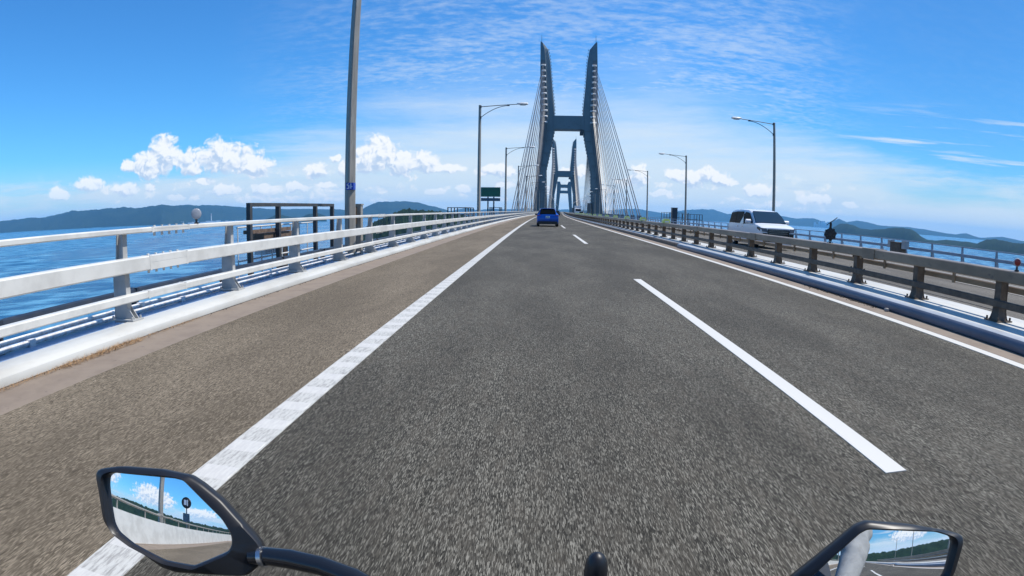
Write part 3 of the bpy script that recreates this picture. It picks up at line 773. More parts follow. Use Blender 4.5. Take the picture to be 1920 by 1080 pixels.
# ------------------------------------------------------------------ cable-stayed bridge towers
LO = [(1.3,-17.07),(21.2,-15.74),(36.8,-14.59),(45.2,-14.3),(48.7,-14.18),(64.8,-14.2),(77.5,-14.2),(83.8,-14.18)]
LI = [(1.3,-11.6),(21.0,-10.99),(32.8,-8.58),(41.7,-6.98),(49.3,-7.03),(52.9,-7.06),(65,-8.3),(77.6,-9.3),(83.8,-10.4)]
def interp(tab, z):
    for (a, xa), (b_, xb) in zip(tab, tab[1:]):
        if z <= b_: return xa + (xb - xa) * (z - a) / (b_ - a) if z >= a else xa + (xb-xa)*(z-a)/(b_-a)
    return tab[-1][1]
def tower(s, name_label, ncab):
    ax = (3.2 + .04 * s + .45, s, 1.0 + cz(s) - 1.3)
    t = empty('bridge_tower', ax, -0.04, name_label, 'bridge tower', 'H-shaped cable-stayed bridge towers')
    for sx in (1, -1):
        mb = MB(); zs = [-16, -5, 1.3, 8, 15, 21.2, 27, 32.8, 37, 41.7, 45, 49.3, 52.9, 58, 65, 71, 77.6, 83.8]
        rings = []
        for z in zs:
            xo, xi = interp(LO, z), interp(LI, z); xm = xo + (xi - xo) * .56
            y_ = 3.6 if z < 50 else 3.6 - (z - 50) * .02
            rings.append([(sx * q, yy, z) for q, yy in ((xo, -y_), (xm - .15, -y_), (xm, -y_ + .35), (xi - .5, -y_ + .9), (xi, -y_ + 1.6), (xi, y_ - 1.6), (xi - .5, y_ - .9), (xm, y_ - .35), (xm - .15, y_), (xo, y_))])
        # slanted cap
        xo, xi = -14.18, -10.4
        rings.append([(sx * q, yy * .9, zz) for (q, yy, zz) in ((xo, -3, 87.6), (xo + 1.0, -3, 87.0), (xo + 1.6, -2.7, 86.3), (xi - 1.2, -2.2, 85.1), (xi - .6, -1.5, 84.5), (xi - .6, 1.5, 84.5), (xi - 1.2, 2.2, 85.1), (xo + 1.6, 2.7, 86.3), (xo + 1.0, 3, 87), (xo, 3, 87.6))])
        mb.loft(rings); lg = mb.build('leg', tower_m, t)
        # recessed-looking anchor face on the outer half and edge rails
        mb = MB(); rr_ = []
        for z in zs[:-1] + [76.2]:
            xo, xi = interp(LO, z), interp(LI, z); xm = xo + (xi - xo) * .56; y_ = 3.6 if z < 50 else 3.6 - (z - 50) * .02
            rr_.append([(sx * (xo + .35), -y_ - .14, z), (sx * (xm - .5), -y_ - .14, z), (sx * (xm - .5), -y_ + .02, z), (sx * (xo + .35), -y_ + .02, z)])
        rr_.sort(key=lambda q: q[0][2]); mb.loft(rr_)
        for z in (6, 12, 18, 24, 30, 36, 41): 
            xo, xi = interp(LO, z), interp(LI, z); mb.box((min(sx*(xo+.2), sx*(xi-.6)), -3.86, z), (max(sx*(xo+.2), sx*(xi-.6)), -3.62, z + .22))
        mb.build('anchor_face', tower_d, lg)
        # inspection ladder cage seen as a broken line on the inner edge
        mb = MB(); z = 2.0
        while z < 84:
            xi = interp(LI, z) + .12; a_, b_ = sorted((sx * xi, sx * (xi + .38))); mb.box((a_, -2.2, z), (b_ - .12, -1.5, z + .8)); z += 1.65
        mb.build('ladder', cablem, lg)
        mb = MB(); mb.tube([(sx * -13.6, -1.5, 86.5), (sx * -13.6, -1.5, 91.5)], [.14, .05], 6); mb.build('lightning_rod', darks, lg)
        for k_ in range(11):
            z = 75.3 - k_ * 2.93; xo, xi = interp(LO, z), interp(LI, z); xm = xo + (xi - xo) * .56
            a_, b_ = sorted((sx * (xo + .8), sx * (xm - .3)))
            if k_ == 0: a_, b_ = sorted((sx * (xo + .5), sx * (xm - .1)))
            hmb = MB(); y_ = 3.6 if z < 50 else 3.6 - (z - 50) * .02
            ym = -y_ - .14
            hmb.add([(a_, ym, z), (b_, ym, z), (b_ - .15, ym - 1.7, z - .62), (a_ + .15, ym - 1.7, z - .62), (a_, ym, z - .9), (b_, ym, z - .9), (b_ - .5, ym - 1.3, z - .85), (a_ + .5, ym - 1.3, z - .85)],
                    [(0,1,2,3),(4,7,6,5),(0,3,7,4),(1,5,6,2),(3,2,6,7),(0,4,5,1)])
            hmb.build('cable_hood', hoodm, lg)
            for dr in (-1, 1):
                sa = s + dr * ((148 if dr < 0 else 186) - k_ * (12.2 if dr < 0 else 15.5))
                A = Vector((sx * (a_ + b_) / 2 * sx, dr * (y_ + .9), z - .4))
                # deck anchor in tower coordinates: lateral 16.6, along (sa - s)
                Bp = Vector((sx * -14.9, sa - s, .9 + cz(sa) - cz(s)))
                d_ = (Bp - A); 
                cmb = MB()
                for off in (-.28, .28):
                    o_ = Vector((off, 0, 0)); cmb.tube([A + o_, Bp + o_], .12, 5)
                cmb.box((Bp.x - .5, Bp.y - .6, Bp.z - 2.4), (Bp.x + .5, Bp.y + .6, Bp.z + .1))
                cmb.build('stay_cable', cablem, t)
    mb = MB(); rings = []
    for x in (-7.6, -6.6, 0, 6.6, 7.6):
        zb_, zt = (41.2, 49.4) if abs(x) > 7 else (41.9, 49.1)
        rings.append([(x, -2.4, zb_), (x, -2.9, zb_ + .5), (x, -2.9, zt - .5), (x, -2.4, zt), (x, 2.4, zt), (x, 2.9, zt - .5), (x, 2.9, zb_ + .5), (x, 2.4, zb_)])
    mb.loft(rings); mb.build('crossbeam', tower_m, t)
    mb = MB(); mb.box((-17.0, -3.2, -8), (17.6, 3.2, -3.5)); mb.build('lower_crossbeam', tower_m, t)
    mb = MB(); mb.box((5.4, -3.4, 39.2), (7.1, -2.2, 41.0)); mb.box((5.7, -3.2, 41.0), (6.8, -2.4, 41.9)); mb.build('maintenance_car', darks, t)
    mb = MB(); mb.box((9.6, -4.8, 1), (11.2, -1.5, 5.5)); mb.box((9.4, -5.0, 5.5), (11.4, -1.4, 5.8)); mb.build('lift_house', tower_d, t)
    mb = MB()
    for x in [5.6 + .0 * k_ for k_ in range(1)]:
        for z in range(12): mb.box((5.5, -2.99, 42.2 + z * .58), (6.1, -2.91, 42.35 + z * .58))
    mb.build('rungs', tower_d, t)
    return t
tower(280, 'nearest and tallest H-shaped dark blue bridge tower with fans of stay cables', 11)
tower(664, 'second H-shaped bridge tower, seen between the legs of the nearest one', 11)
# third tower with two crossbeams, far behind
s = 1270
t3 = empty('bridge_tower', (3.2 + .04 * s + 4.4, s, cz(s)), -.04, 'smallest and farthest tower with two crossbeams between the other tower legs', 'bridge tower')
for sx in (-1, 1):
    mb = MB(); mb.loft([[(sx * x0, -3, z), (sx * x1, -3, z), (sx * x1, 3, z), (sx * x0, 3, z)] for z, x0, x1 in ((-10, 19.5, 13.5), (42, 16.6, 8.6), (52, 16.2, 7.4), (62, 15.9, 7.4), (68, 15.6, 9.5))]); mb.build('leg', tower_m, t3)
for z0, z1 in ((41.5, 48), (54, 61.5)):
    mb = MB(); mb.box((-9, -2.2, z0), (9, 2.2, z1)); mb.build('crossbeam', tower_m, t3)

# ------------------------------------------------------------------ vehicles
def body(mb, st):
    """st: stations (y, half width, sill z, belt z, roof z, roof half width)"""
    rings = []
    for y, w_, zs_, zb_, zr, wr in st:
        hb = max(zb_, zs_ + .2)
        half = [(w_ * .86, zs_), (w_ * .97, zs_ + .10), (w_, zs_ + .28), (w_, hb - .10), (w_ * .985, hb)]
        if zr > hb + .04: half += [(wr + (w_*.985 - wr) * .10, hb + (zr - hb) * .84), (wr * .93, zr - .03), (wr * .60, zr)]
        else: half += [(w_ * .93, hb + .02), (w_ * .80, hb + .035), (w_ * .5, hb + .045)]
        rings.append([(x, y, z) for x, z in half] + [(-x, y, z) for x, z in half[::-1]])
    mb.loft(rings, True, True); return rings
def panel(rings, i0, i1, j, n_off=.006, inset=.06, fl=0, name='window', mat=None, parent=None, k=1):
    """glass lying on the body surface between stations i0..i1 and ring points j..j+k"""
    a, b_ = Vector(rings[i0][j]), Vector(rings[i1][j]); c, d_ = Vector(rings[i1][j + k]), Vector(rings[i0][j + k])
    n_ = (b_ - a).cross(d_ - a).normalized(); ctr = (a + b_ + c + d_) / 4
    if n_.dot(ctr - Vector((0, ctr.y, .8))) < 0 and abs(n_.x) > .4: n_ = -n_
    if fl: n_ = n_ if n_.y * fl > 0 else -n_
    q = [p_ + (ctr - p_) * inset + n_ * n_off for p_ in (a, b_, c, d_)]
    mb = MB(); mb.add(q + [p_ - n_ * (n_off + .004) for p_ in q], [(0,1,2,3),(7,6,5,4),(0,4,5,1),(1,5,6,2),(2,6,7,3),(3,7,4,0)])
    return mb.build(name, mat, parent)
def wheels(e, ys, x, r_):
    for y in ys:
        for sx in (-1, 1):
            mb = MB(); mb.loft([[(sx * xx, y + rr_ * math.cos(t), r_ + rr_ * math.sin(t)) for t in [2*math.pi*j/20 for j in range(20)]] for xx, rr_ in ((x - .2, r_*.9), (x - .19, r_), (x - .02, r_), (x, r_ * .92), (x, r_ * .66))], True, True)
            wt = smooth_angle(mb.build('wheel', rubber, e), 40)
            mb = MB(); mb.loft([[(sx * xx, y + rr_ * math.cos(t), r_ + rr_ * math.sin(t)) for t in [2*math.pi*j/20 for j in range(20)]] for xx, rr_ in ((x + .001, r_*.65), (x + .012, r_ * .60), (x + .004, r_ * .2))], True, True)
            mb.build('rim', silver, wt)
# blue hatchback seen from behind (rear at y=0, front at y=+)
car = empty('parked_car'.replace('parked_', ''), W(.67, 45.6, 0.0), -hd(45.6), 'blue hatchback car driving ahead in the middle of the lane', 'car')
st = [(0.0, .80, .30, .80, .80, .6), (.03, .86, .27, .90, .90, .6), (.12, .885, .22, .97, 1.02, .66), (.32, .89, .20, .98, 1.26, .64), (.52, .89, .19, .98, 1.46, .62), (1.2, .89, .18, .97, 1.51, .63), (2.2, .89, .18, .95, 1.49, .62), (3.0, .885, .18, .95, .99, .6), (3.6, .87, .19, .88, .88, .6), (3.95, .80, .24, .72, .72, .6), (4.05, .68, .3, .60, .60, .5)]
mb = MB(); rg = body(mb, st); bd = smooth_angle(mb.build('body', carblue, car), 32)
# ring order: 0..7 right side bottom->roof, 8..15 left side roof->bottom
mb = MB(); mb.add([(-.66, .10, 1.03), (.66, .10, 1.03), (.56, .44, 1.41), (-.56, .44, 1.41), (-.66, .13, 1.02), (.66, .13, 1.02), (.56, .47, 1.40), (-.56, .47, 1.40)], [(0,1,2,3),(7,6,5,4),(0,4,5,1),(1,5,6,2),(2,6,7,3),(3,7,4,0)])
for v_ in range(4): mb.v[v_] = (mb.v[v_][0], mb.v[v_][1] - .02, mb.v[v_][2] + .02)
mb.build('rear_window', glassd, car)
for j in (4, 10):
    for a, b_ in ((3, 4), (4, 5), (5, 6)): panel(rg, a, b_, j, mat=glassd, parent=car, name='side_window')
mb = MB(); mb.box((-.60, .36, 1.455), (.60, .56, 1.485)); mb.build('roof_spoiler', carblue, car)
mb = MB(); mb.box((-.80, -.015, .22), (.80, .06, .40)); mb.box((-.74, -.03, .36), (.74, .02, .44)); mb.build('rear_bumper', black, car)
for sx in (-1, 1):
    mb = MB(); a_, b_ = sorted((sx * .58, sx * .86)); mb.box((a_, .02, .80), (b_, .14, .95)); mb.build('tail_lamp', lampred, car)
    mb = MB(); a_, b_ = sorted((sx * .88, sx * 1.06)); mb.box((a_, 2.45, .92), (b_, 2.60, 1.06)); mb.build('side_mirror', black, car)
mb = MB(); mb.box((-.165, -.012, .70), (.165, .012, .865)); npl = mb.build('number_plate', tagwhite, car)
mb = MB()
for x in (-.13, -.08, -.02, .04, .10): mb.box((x, -.017, .725), (x + .03, -.0125, .80))
for x in (-.05, .0, .045): mb.box((x, -.017, .82), (x + .03, -.0125, .85))
mb.build('plate_marks', simple('plate_green', (.05, .16, .10), None, .5), npl)
wheels(car, (.62, 3.2), .885, .315)
# white van facing the camera
van = empty('van', W(11.42, 25.3, opp(11.42)), -hd(25) + math.pi, 'white people carrier van coming towards the camera on the opposite carriageway', 'van')
H_ = 1.80
st = [(0.0, .93, .3, 1.0, 1.0, .6), (0, 0, 0, 0, 0, 0)]
# local +y is backwards along the van once rotated: front at y=0
H_ = 1.90
st = [(0.0, .72, .30, .80, .80, .5), (-.04, .86, .22, .96, .96, .6), (-.16, .92, .18, 1.04, 1.04, .7), (-.50, .925, .17, 1.11, 1.11, .7), (-.92, .925, .17, 1.16, 1.19, .7), (-1.35, .925, .17, 1.15, 1.52, .72), (-1.78, .925, .17, 1.14, 1.78, .74), (-2.25, .925, .17, 1.14, H_ - .03, .76), (-3.2, .925, .17, 1.14, H_, .77), (-4.2, .925, .18, 1.14, H_ - .02, .77), (-4.72, .915, .2, 1.14, H_ - .09, .74), (-4.9, .88, .25, 1.10, 1.45, .70), (-4.95, .82, .3, 1.0, 1.0, .65)]
mb = MB(); rg = body(mb, st); smooth_angle(mb.build('body', carwhite, van), 32)
def slab(pts, n_, name, mat, parent, off=.008):
    pts = [Vector(p_) for p_ in pts]; n_ = Vector(n_).normalized(); k_ = len(pts)
    vs = [p_ + n_ * off for p_ in pts] + [p_ - n_ * .02 for p_ in pts]
    mb = MB(); mb.add(vs, [tuple(range(k_)), tuple(range(2*k_-1, k_-1, -1))] + [(i, k_ + i, k_ + (i+1) % k_, (i+1) % k_) for i in range(k_)]); return mb.build(name, mat, parent)
slab([(-.82, -.97, 1.205), (.82, -.97, 1.205), (.76, -1.37, 1.525), (.68, -1.78, 1.755), (-.68, -1.78, 1.755), (-.76, -1.37, 1.525)], (0, .62, .78), 'windscreen', glassb, van, .055)
for sx in (-1, 1):
    f = lambda z: sx * (.919 - (.919 - .785) * max(0, (z - 1.14) / (H_ - 1.14)))
    def sw(pts, nm): slab([(f(z), y, z) for y, z in pts], (sx, 0, .2), nm, glassd, van, .012)
    sw([(-1.16, 1.19), (-2.36, 1.14), (-2.50, 1.62), (-2.36, 1.74), (-1.86, 1.70)], 'front_side_window')
    sw([(-2.62, 1.36), (-2.98, 1.16), (-3.60, 1.16), (-3.60, 1.76), (-2.66, 1.76)], 'side_window'); sw([(-3.64, 1.16), (-4.66, 1.18), (-4.52, 1.70), (-3.64, 1.76)], 'rear_side_window')
    slab([(sx * .935, -2.40, 1.12), (sx * .935, -2.92, 1.14), (sx * .86, -2.58, 1.50), (sx * .85, -2.52, 1.70)], (sx, 0, .2), 'pillar', silver, van, .014)
    mb = MB(); a_, b_ = sorted((sx * .93, sx * 1.18)); mb.loft([[(a_, y, z), (b_, y, z), (b_, y, z + h_), (a_, y, z + h_)] for y, z, h_ in ((-1.32, 1.22, .10), (-1.40, 1.18, .20), (-1.50, 1.19, .17))]); mb.build('side_mirror', carwhite, van)
    slab([(sx * .58, .0, .80), (sx * .84, -.04, .82), (sx * .90, -.10, .99), (sx * .60, -.05, .965)], (sx * .35, .9, .2), 'headlight', headlampm, van, .045)
    slab([(sx * .905, -.14, .84), (sx * .93, -.50, .96), (sx * .925, -.46, 1.04), (sx * .90, -.12, 1.0)], (sx, .15, .1), 'side_lamp', headlampm, van, .02)
    slab([(sx * .60, .0, .34), (sx * .80, -.03, .36), (sx * .82, -.02, .76), (sx * .60, .0, .76)], (sx * .25, 1, 0), 'air_intake', black, van, .035)
slab([(-.57, .0, .34), (.57, .0, .34), (.58, .0, .86), (.56, -.03, .95), (-.56, -.03, .95), (-.58, .0, .86)], (0, 1, .05), 'grille', blackg, van, .035)
mb = MB()
for z in (.47, .56, .65, .74, .83, .90): mb.box((-.50, -.05, z), (.50, .044, z + .010))
mb.build('grille_bar', silver, van)
mb = MB(); mb.box((-.165, -.02, .38), (.165, .052, .54)); mb.build('number_plate', tagwhite, van)
for sx in (-1, 1):
    mb = MB(); a_, b_ = sorted((sx * .926, sx * .94))
    for y in (-2.45, -3.15): mb.box((a_, y - .16, .98), (b_, y, 1.02))
    mb.build('door_handle', chrome, van)
wheels(van, (-.92, -3.85), .93, .33)
# far traffic
tr = empty('truck', W(9.9, 190, opp(9.9)), -hd(190) + math.pi, 'small distant white lorry on the opposite carriageway under the towers', 'truck')
mb = MB(); mb.box((-1.15, -7.5, .9), (1.15, -1.9, 3.4)); mb.build('cargo_box', truckm, tr)
mb = MB(); mb.loft([[(-1.05, y, .5), (1.05, y, .5), (1.05, y, z), (-1.05, y, z)] for y, z in ((0, 1.5), (-.25, 2.35), (-1.7, 2.5))]); cbb = mb.build('cab', carwhite, tr)
slab([(-.9, -.02, 1.52), (.9, -.02, 1.52), (.9, -.24, 2.25), (-.9, -.24, 2.25)], (0, 1, .2), 'windscreen', glassd, cbb, .02)
wheels(tr, (-.9, -6), 1.1, .45)
def smallcar(loc, rz, mat, lab):
    e = empty('car', loc, rz, lab, 'car'); st = [(0, .7, .3, .75, .75, .5), (.1, .85, .2, .9, .93, .6), (.6, .86, .18, .92, 1.42, .6), (2.2, .86, .18, .92, 1.42, .6), (3.0, .85, .18, .9, .93, .6), (4.0, .78, .22, .7, .7, .5)]
    mb = MB(); r_ = body(mb, st); smooth_angle(mb.build('body', mat, e)); 
    slab([(-.6, .12, .98), (.6, .12, .98), (.5, .50, 1.32), (-.5, .50, 1.32)], (0, -.7, .7), 'rear_window', glassd, e, .05); slab([(-.62, 2.95, .98), (.62, 2.95, .98), (.52, 2.3, 1.36), (-.52, 2.3, 1.36)], (0, .5, .8), 'windscreen', glassd, e, .05)
    wheels(e, (.65, 3.1), .86, .3)
smallcar(W(2.9, 205, 0), -.04, simple('car_dark', (.03, .035, .05), None, .25), 'tiny dark car far ahead between the tower legs')
smallcar(W(10.0, 168, opp(10)), math.pi - .04, simple('car_grey', (.3, .31, .33), None, .25), 'tiny grey car in front of the distant lorry')

# ------------------------------------------------------------------ sea, islands, hills
SEA = -72.0
mb = MB(); mb.add([(-19000, -19000, SEA), (19000, -19000, SEA), (19000, 19000, SEA), (-19000, 19000, SEA)], [(0, 1, 2, 3)]); struct(mb.build('sea', sea_m))
def ridge(name, top, dist, depth, mat, amp=.12, step=.12, nj=9, seed=0, rough=1.0, lump=0.0):
    """top: (azimuth, elevation) skyline; dist: (azimuth, shore distance)"""
    azs = []; a = top[0][0]
    while a <= top[-1][0] + 1e-6: azs.append(a); a += step
    vs = []; fs = []
    for a in azs:
        e = interp(top, a); d0 = interp(dist, a)
        for j in range(nj + 1):
            t = j / nj; d_ = d0 + depth * t
            dp = d0 + depth * .5
            hp = max(2.0, dp * math.tan(R(e)) + CAM.z - SEA)
            sh = (math.sin(math.pi * min(1, t * 1.0)) ** .75) if 0 < t < 1 else 0
            x, y = d_ * math.sin(R(a)), d_ * math.cos(R(a))
            k_ = 1.0 / (depth * .22)
            n_ = noise.fractal(Vector((x * k_ + seed, y * k_, 0)), .9, 2.1, 6)
            n2_ = noise.fractal(Vector((x * k_ * 6 + seed, y * k_ * 6, 4)), .8, 2.1, 4)
            h_ = hp * sh * (1 + amp * n_ * (1 if abs(t - .5) > .04 else .25)) + n2_ * hp * .035 * rough * (1 if 0 < t < 1 else 0)
            if 0 < t < 1 and lump: h_ += lump * (0.5 + noise.noise(Vector((x * .12, y * .12, seed))) + .6 * noise.noise(Vector((x * .35, y * .35, seed))))
            vs.append((x, y, SEA + h_ - (3 if t in (0, 1) else 0)))
    n_ = nj + 1
    for i in range(len(azs) - 1):
        for j in range(nj): fs.append((i*n_+j, (i+1)*n_+j, (i+1)*n_+j+1, i*n_+j+1))
    mb = MB(); mb.add(vs, fs); o = mb.build(name, mat, smooth=True); return struct(o)
ridge('hills', [(-75,.1),(-60,.45),(-54,.55),(-52.4,.59),(-49.2,.68),(-48.2,.83),(-47,1.08),(-44.1,1.07),(-42.5,1.22),(-38,1.20),(-35.4,1.05),(-34,.9)], [(-75,10500),(-54,8700),(-47,7700),(-38,6600),(-33,7000)], 2200, hill_far, .15, seed=2)
ridge('hills', [(-41,.2),(-38.5,.95),(-37,1.08),(-33.5,1.10),(-31.8,.98),(-29.5,.68),(-26,.52),(-22,.42),(-20,.38),(-17,-.2)], [(-41,8500),(-33,8300),(-17,9500)], 2600, hill_far, .12, seed=5)
ridge('hills', [(-27.5,-.45),(-26.3,.02),(-25,-.3),(-24,-.4),(-23.2,.0),(-22.3,.06),(-21.3,-.35)], [(-28,5200),(-21,5200)], 500, hill_near, .1, seed=9)
ridge('hills', [(-19.4,-.1),(-18.1,.32),(-16.1,1.03),(-13.6,1.10),(-12.9,1.06),(-11.8,.85),(-10.5,.62),(-8.7,.1),(-7.9,-.3)], [(-19,7600),(-8,8200)], 2000, hill_far, .12, seed=11)
ridge('hills', [(-9.6,-.1),(-8.2,.3),(-7.2,.45),(-6.0,.25),(-4.5,.45),(-3,.35),(-1,.5),(1.0,.25),(3,.45),(6,.3),(8,.55),(9.8,.7),(11.5,.5),(13.1,.28),(14.2,.62),(15.6,.78),(17.1,.90),(17.8,.86),(19.2,.5),(20.5,.55),(22,.42),(24.7,.54),(26.1,.36),(27.9,.52),(29.5,.0)], [(-10,11500),(10,13500),(30,12500)], 3000, hill_far, .10, step=.1, seed=14)
ridge('hills', [(28.6,-.1),(29.6,.28),(30.4,.62),(31.2,.30),(32.2,.52),(33.2,.42),(34.4,.22),(36.2,.2),(37.3,.22),(39,.15),(40.2,.02),(41.1,-.06),(42,-.08),(43.1,.10),(44,-.12),(44.6,-.2),(45.6,-.05),(46.7,.08),(48.6,-.12),(50,.0),(54,.3),(60,.3)], [(28,12000),(60,10500)], 2600, hill_far, .10, step=.1, seed=17)
ridge('hills', [(29.0,-.75),(29.6,-.42),(30.4,.06),(31.2,.16),(31.9,.02),(32.6,-.2),(33.6,-.25),(34.9,-.12),(36.1,.10),(37.0,.17),(37.6,.08),(38.1,-.16),(38.6,-.5),(39.2,-.78),(40.1,-.80),(41.2,-.66),(42.4,-.70),(43.4,-.66),(44.4,-.75),(46,-1.0)], [(29,5400),(35,4400),(39.7,3700),(46,3500)], 700, hill_near, .10, step=.07, seed=21, rough=1.3)
ridge('hills', [(43.0,-1.15),(43.9,-.95),(44.5,-.62),(45.1,-.38),(46.0,-.20),(46.8,-.24),(47.7,-.36),(48.5,-.34),(50,-.2),(53,.1),(60,.2)], [(43,3500),(49,3050),(60,3000)], 600, hill_near, .10, step=.06, seed=25, rough=1.4)
ridge('hills', [(-17.8,-1.8),(-17,-1.2),(-15.5,-.55),(-14.4,-.15),(-13.7,.20),(-12.9,.24),(-12,.16),(-11.2,.08),(-10.2,.0),(-9,-.25),(-7,-.5),(-4,-.8),(-1,-1.4)], [(-18,900),(-9,820),(0,800)], 260, hill_near, .06, step=.05, nj=14, seed=31, rough=1.2, lump=3.0)
# wooded land behind the rider, seen in the mirrors
ridge('hills', [(118,.3),(130,.7),(150,1.5),(162,1.9),(172,1.3),(182,.9),(190,1.0),(198,1.2),(207,1.8),(213,2.2),(220,1.7),(232,.8),(245,.3)], [(118,900),(180,620),(245,900)], 420, hill_near, .08, step=.35, nj=12, seed=37, rough=1.2, lump=4.0)
# pale buildings and a chimney on the far shore
bl = 0
def bld(azd, d_, w_, h_, lab, chimney=False):
    x, y = d_ * math.sin(R(azd)), d_ * math.cos(R(azd))
    e = empty('chimney' if chimney else 'building', (x, y, SEA), -R(azd), lab, 'chimney' if chimney else 'building', None if chimney else 'pale buildings on the far shores')
    mb = MB()
    if chimney: mb.tube([(0, 0, -2), (0, 0, h_)], [w_, w_ * .6], 10); mb.build('shaft', bldm, e); mb = MB(); mb.tube([(0, 0, h_ * .8), (0, 0, h_ * .87)], [w_ * .72, w_ * .70], 10); mb.build('red_band', redm, e)
    else:
        mb.box((-w_/2, -w_/3, -2), (w_/2, w_/3, h_)); mb.build('wall', bldm, e)
        mb = MB(); mb.box((-w_/2 - 1, -w_/3 - 1, h_), (w_/2 + 1, w_/3 + 1, h_ + h_ * .12)); mb.build('roof', pipeblue, e)
bld(-33.0, 6950, 7, 105, 'thin pale chimney on the far left shore', True)
rnd = random.Random(5)
for i in range(16): bld(-36 + i * .42 + rnd.uniform(-.1, .1), 6750 + rnd.uniform(0, 120), rnd.uniform(25, 70), rnd.uniform(9, 22), 'tiny pale building on the left shore below the hills')
for i in range(7): bld(28.0 + i * .22, 11900, rnd.uniform(30, 60), rnd.uniform(60, 120), 'tiny pale tower block on the far right shore')

# ------------------------------------------------------------------ motorcycle
bike = empty('motorcycle', (0.06, 0, 0), 0, 'black motorcycle ridden by the camera holder, only mirrors and a knob showing', 'motorcycle')
BX = 0.06
def proj_plane(pt, c, n_):
    d_ = Vector(pt) - CAM; t = (c - CAM).dot(n_) / d_.dot(n_); return CAM + d_ * t
def mirror(outer, inner, c, rdir, Rc):
    c = Vector(c); i_ = (c - CAM).normalized(); n_ = (Vector(rdir).normalized() - i_).normalized()   # faces the rider
    O = [proj_plane((x, .5, z), c, n_) for x, z in outer]; I = [proj_plane((x, .5, z), c, n_) for x, z in inner]
    ex = n_.cross(Vector((0, 0, 1))).normalized(); ez = ex.cross(n_).normalized()
    if ex.x < 0: ex = -ex
    to2 = lambda p_: ((p_ - c).dot(ex), (p_ - c).dot(ez))
    gc = Vector((0, 0, 0))
    for p_ in I: gc += p_
    gc /= len(I); g2 = to2(gc)
    def ray2(poly, t):
        dx_, dz_ = math.cos(t), math.sin(t); best = 0
        for k_ in range(len(poly)):
            ax_, az_ = poly[k_][0] - g2[0], poly[k_][1] - g2[1]; bx_, bz_ = poly[(k_+1) % len(poly)][0] - g2[0], poly[(k_+1) % len(poly)][1] - g2[1]
            ex_, ez_ = bx_ - ax_, bz_ - az_; den = dx_ * ez_ - dz_ * ex_
            if abs(den) < 1e-12: continue
            u_ = (ax_ * ez_ - az_ * ex_) / den; v_ = (ax_ * dz_ - az_ * dx_) / den
            if u_ > 0 and -1e-6 <= v_ <= 1 + 1e-6: best = max(best, u_)
        return best
    N_ = 144; O2 = [to2(p_) for p_ in O]; I2 = [to2(p_) for p_ in I]
    ro = [ray2(O2, 2*math.pi*k_/N_) for k_ in range(N_)]; ri = [ray2(I2, 2*math.pi*k_/N_) for k_ in range(N_)]
    sm = lambda r_: [(r_[k_-1] + 2*r_[k_] + r_[(k_+1) % N_]) / 4 for k_ in range(N_)]
    ro = sm(ro); ri = sm(ri); ri = [min(a, b_ - .004) for a, b_ in zip(ri, ro)]
    def P3(k_, r_, off): t = 2*math.pi*k_/N_; return gc + ex * math.cos(t) * r_ + ez * math.sin(t) * r_ + n_ * off
    mb = MB(); rings = [[P3(k_, ri[k_], -.004) for k_ in range(N_)], [P3(k_, ri[k_] + .001, .004) for k_ in range(N_)], [P3(k_, ri[k_] + .0035, .0065) for k_ in range(N_)], [P3(k_, ro[k_] - .003, .004) for k_ in range(N_)], [P3(k_, ro[k_], 0) for k_ in range(N_)],
        [P3(k_, ro[k_] * .98, -.014) for k_ in range(N_)], [P3(k_, ro[k_] * .86, -.032) for k_ in range(N_)], [P3(k_, ro[k_] * .5, -.046) for k_ in range(N_)], [P3(k_, ro[k_] * .1, -.050) for k_ in range(N_)]]
    mb.loft(rings, True, False); mb.add([P3(k_, ro[k_] * .1, -.050) for k_ in range(N_)], [tuple(range(N_))])
    for i in range(len(mb.v)): mb.v[i] = tuple(Vector(mb.v[i]) - Vector((BX, 0, 0)))
    h = smooth_angle(mb.build('mirror', black, bike), 50)
    mb = MB(); nr = 12; gr = [gc + n_ * 0.002]
    rr_ = []
    for a in range(1, nr + 1):
        for k_ in range(N_):
            q = (ri[k_] + .001) * a / nr; rr_.append(P3(k_, q, .002 - q * q / (2 * Rc)))
    vs = gr + rr_; fs = [(0, 1 + k_, 1 + (k_+1) % N_) for k_ in range(N_)]
    for a in range(nr - 1):
        for k_ in range(N_): fs.append((1 + a*N_ + k_, 1 + a*N_ + (k_+1) % N_, 1 + (a+1)*N_ + (k_+1) % N_, 1 + (a+1)*N_ + k_))
    mb.add([Vector(v_) - Vector((BX, 0, 0)) for v_ in vs], fs); gl = mb.build('mirror_glass', mirrorm, h, smooth=True)
    return h, n_
mirror([(-.551,.935),(-.550,.955),(-.542,.963),(-.50,.974),(-.432,.981),(-.388,.980),(-.372,.972),(-.348,.955),(-.305,.904),(-.302,.892),(-.312,.872),(-.335,.850),(-.447,.829),(-.47,.831),(-.552,.872),(-.558,.885)],
       [(-.536,.94),(-.531,.955),(-.513,.963),(-.41,.9725),(-.397,.972),(-.352,.930),(-.343,.911),(-.345,.895),(-.356,.881),(-.415,.847),(-.46,.845),(-.534,.863),(-.543,.88)],
       (-.435, .5, .91), (-.43, -1, .01), .9)
mirror([(.294,.868),(.335,.905),(.372,.937),(.387,.941),(.46,.925),(.544,.900),(.562,.892),(.568,.880),(.572,.83),(.560,.800),(.47,.775),(.38,.79),(.30,.845)],
       [(.325,.870),(.35,.897),(.380,.926),(.390,.930),(.502,.909),(.540,.894),(.549,.884),(.554,.835),(.545,.81),(.47,.79),(.39,.80),(.33,.85)],
       (.450, .5, .865), (.17, -1, -.045), .9)
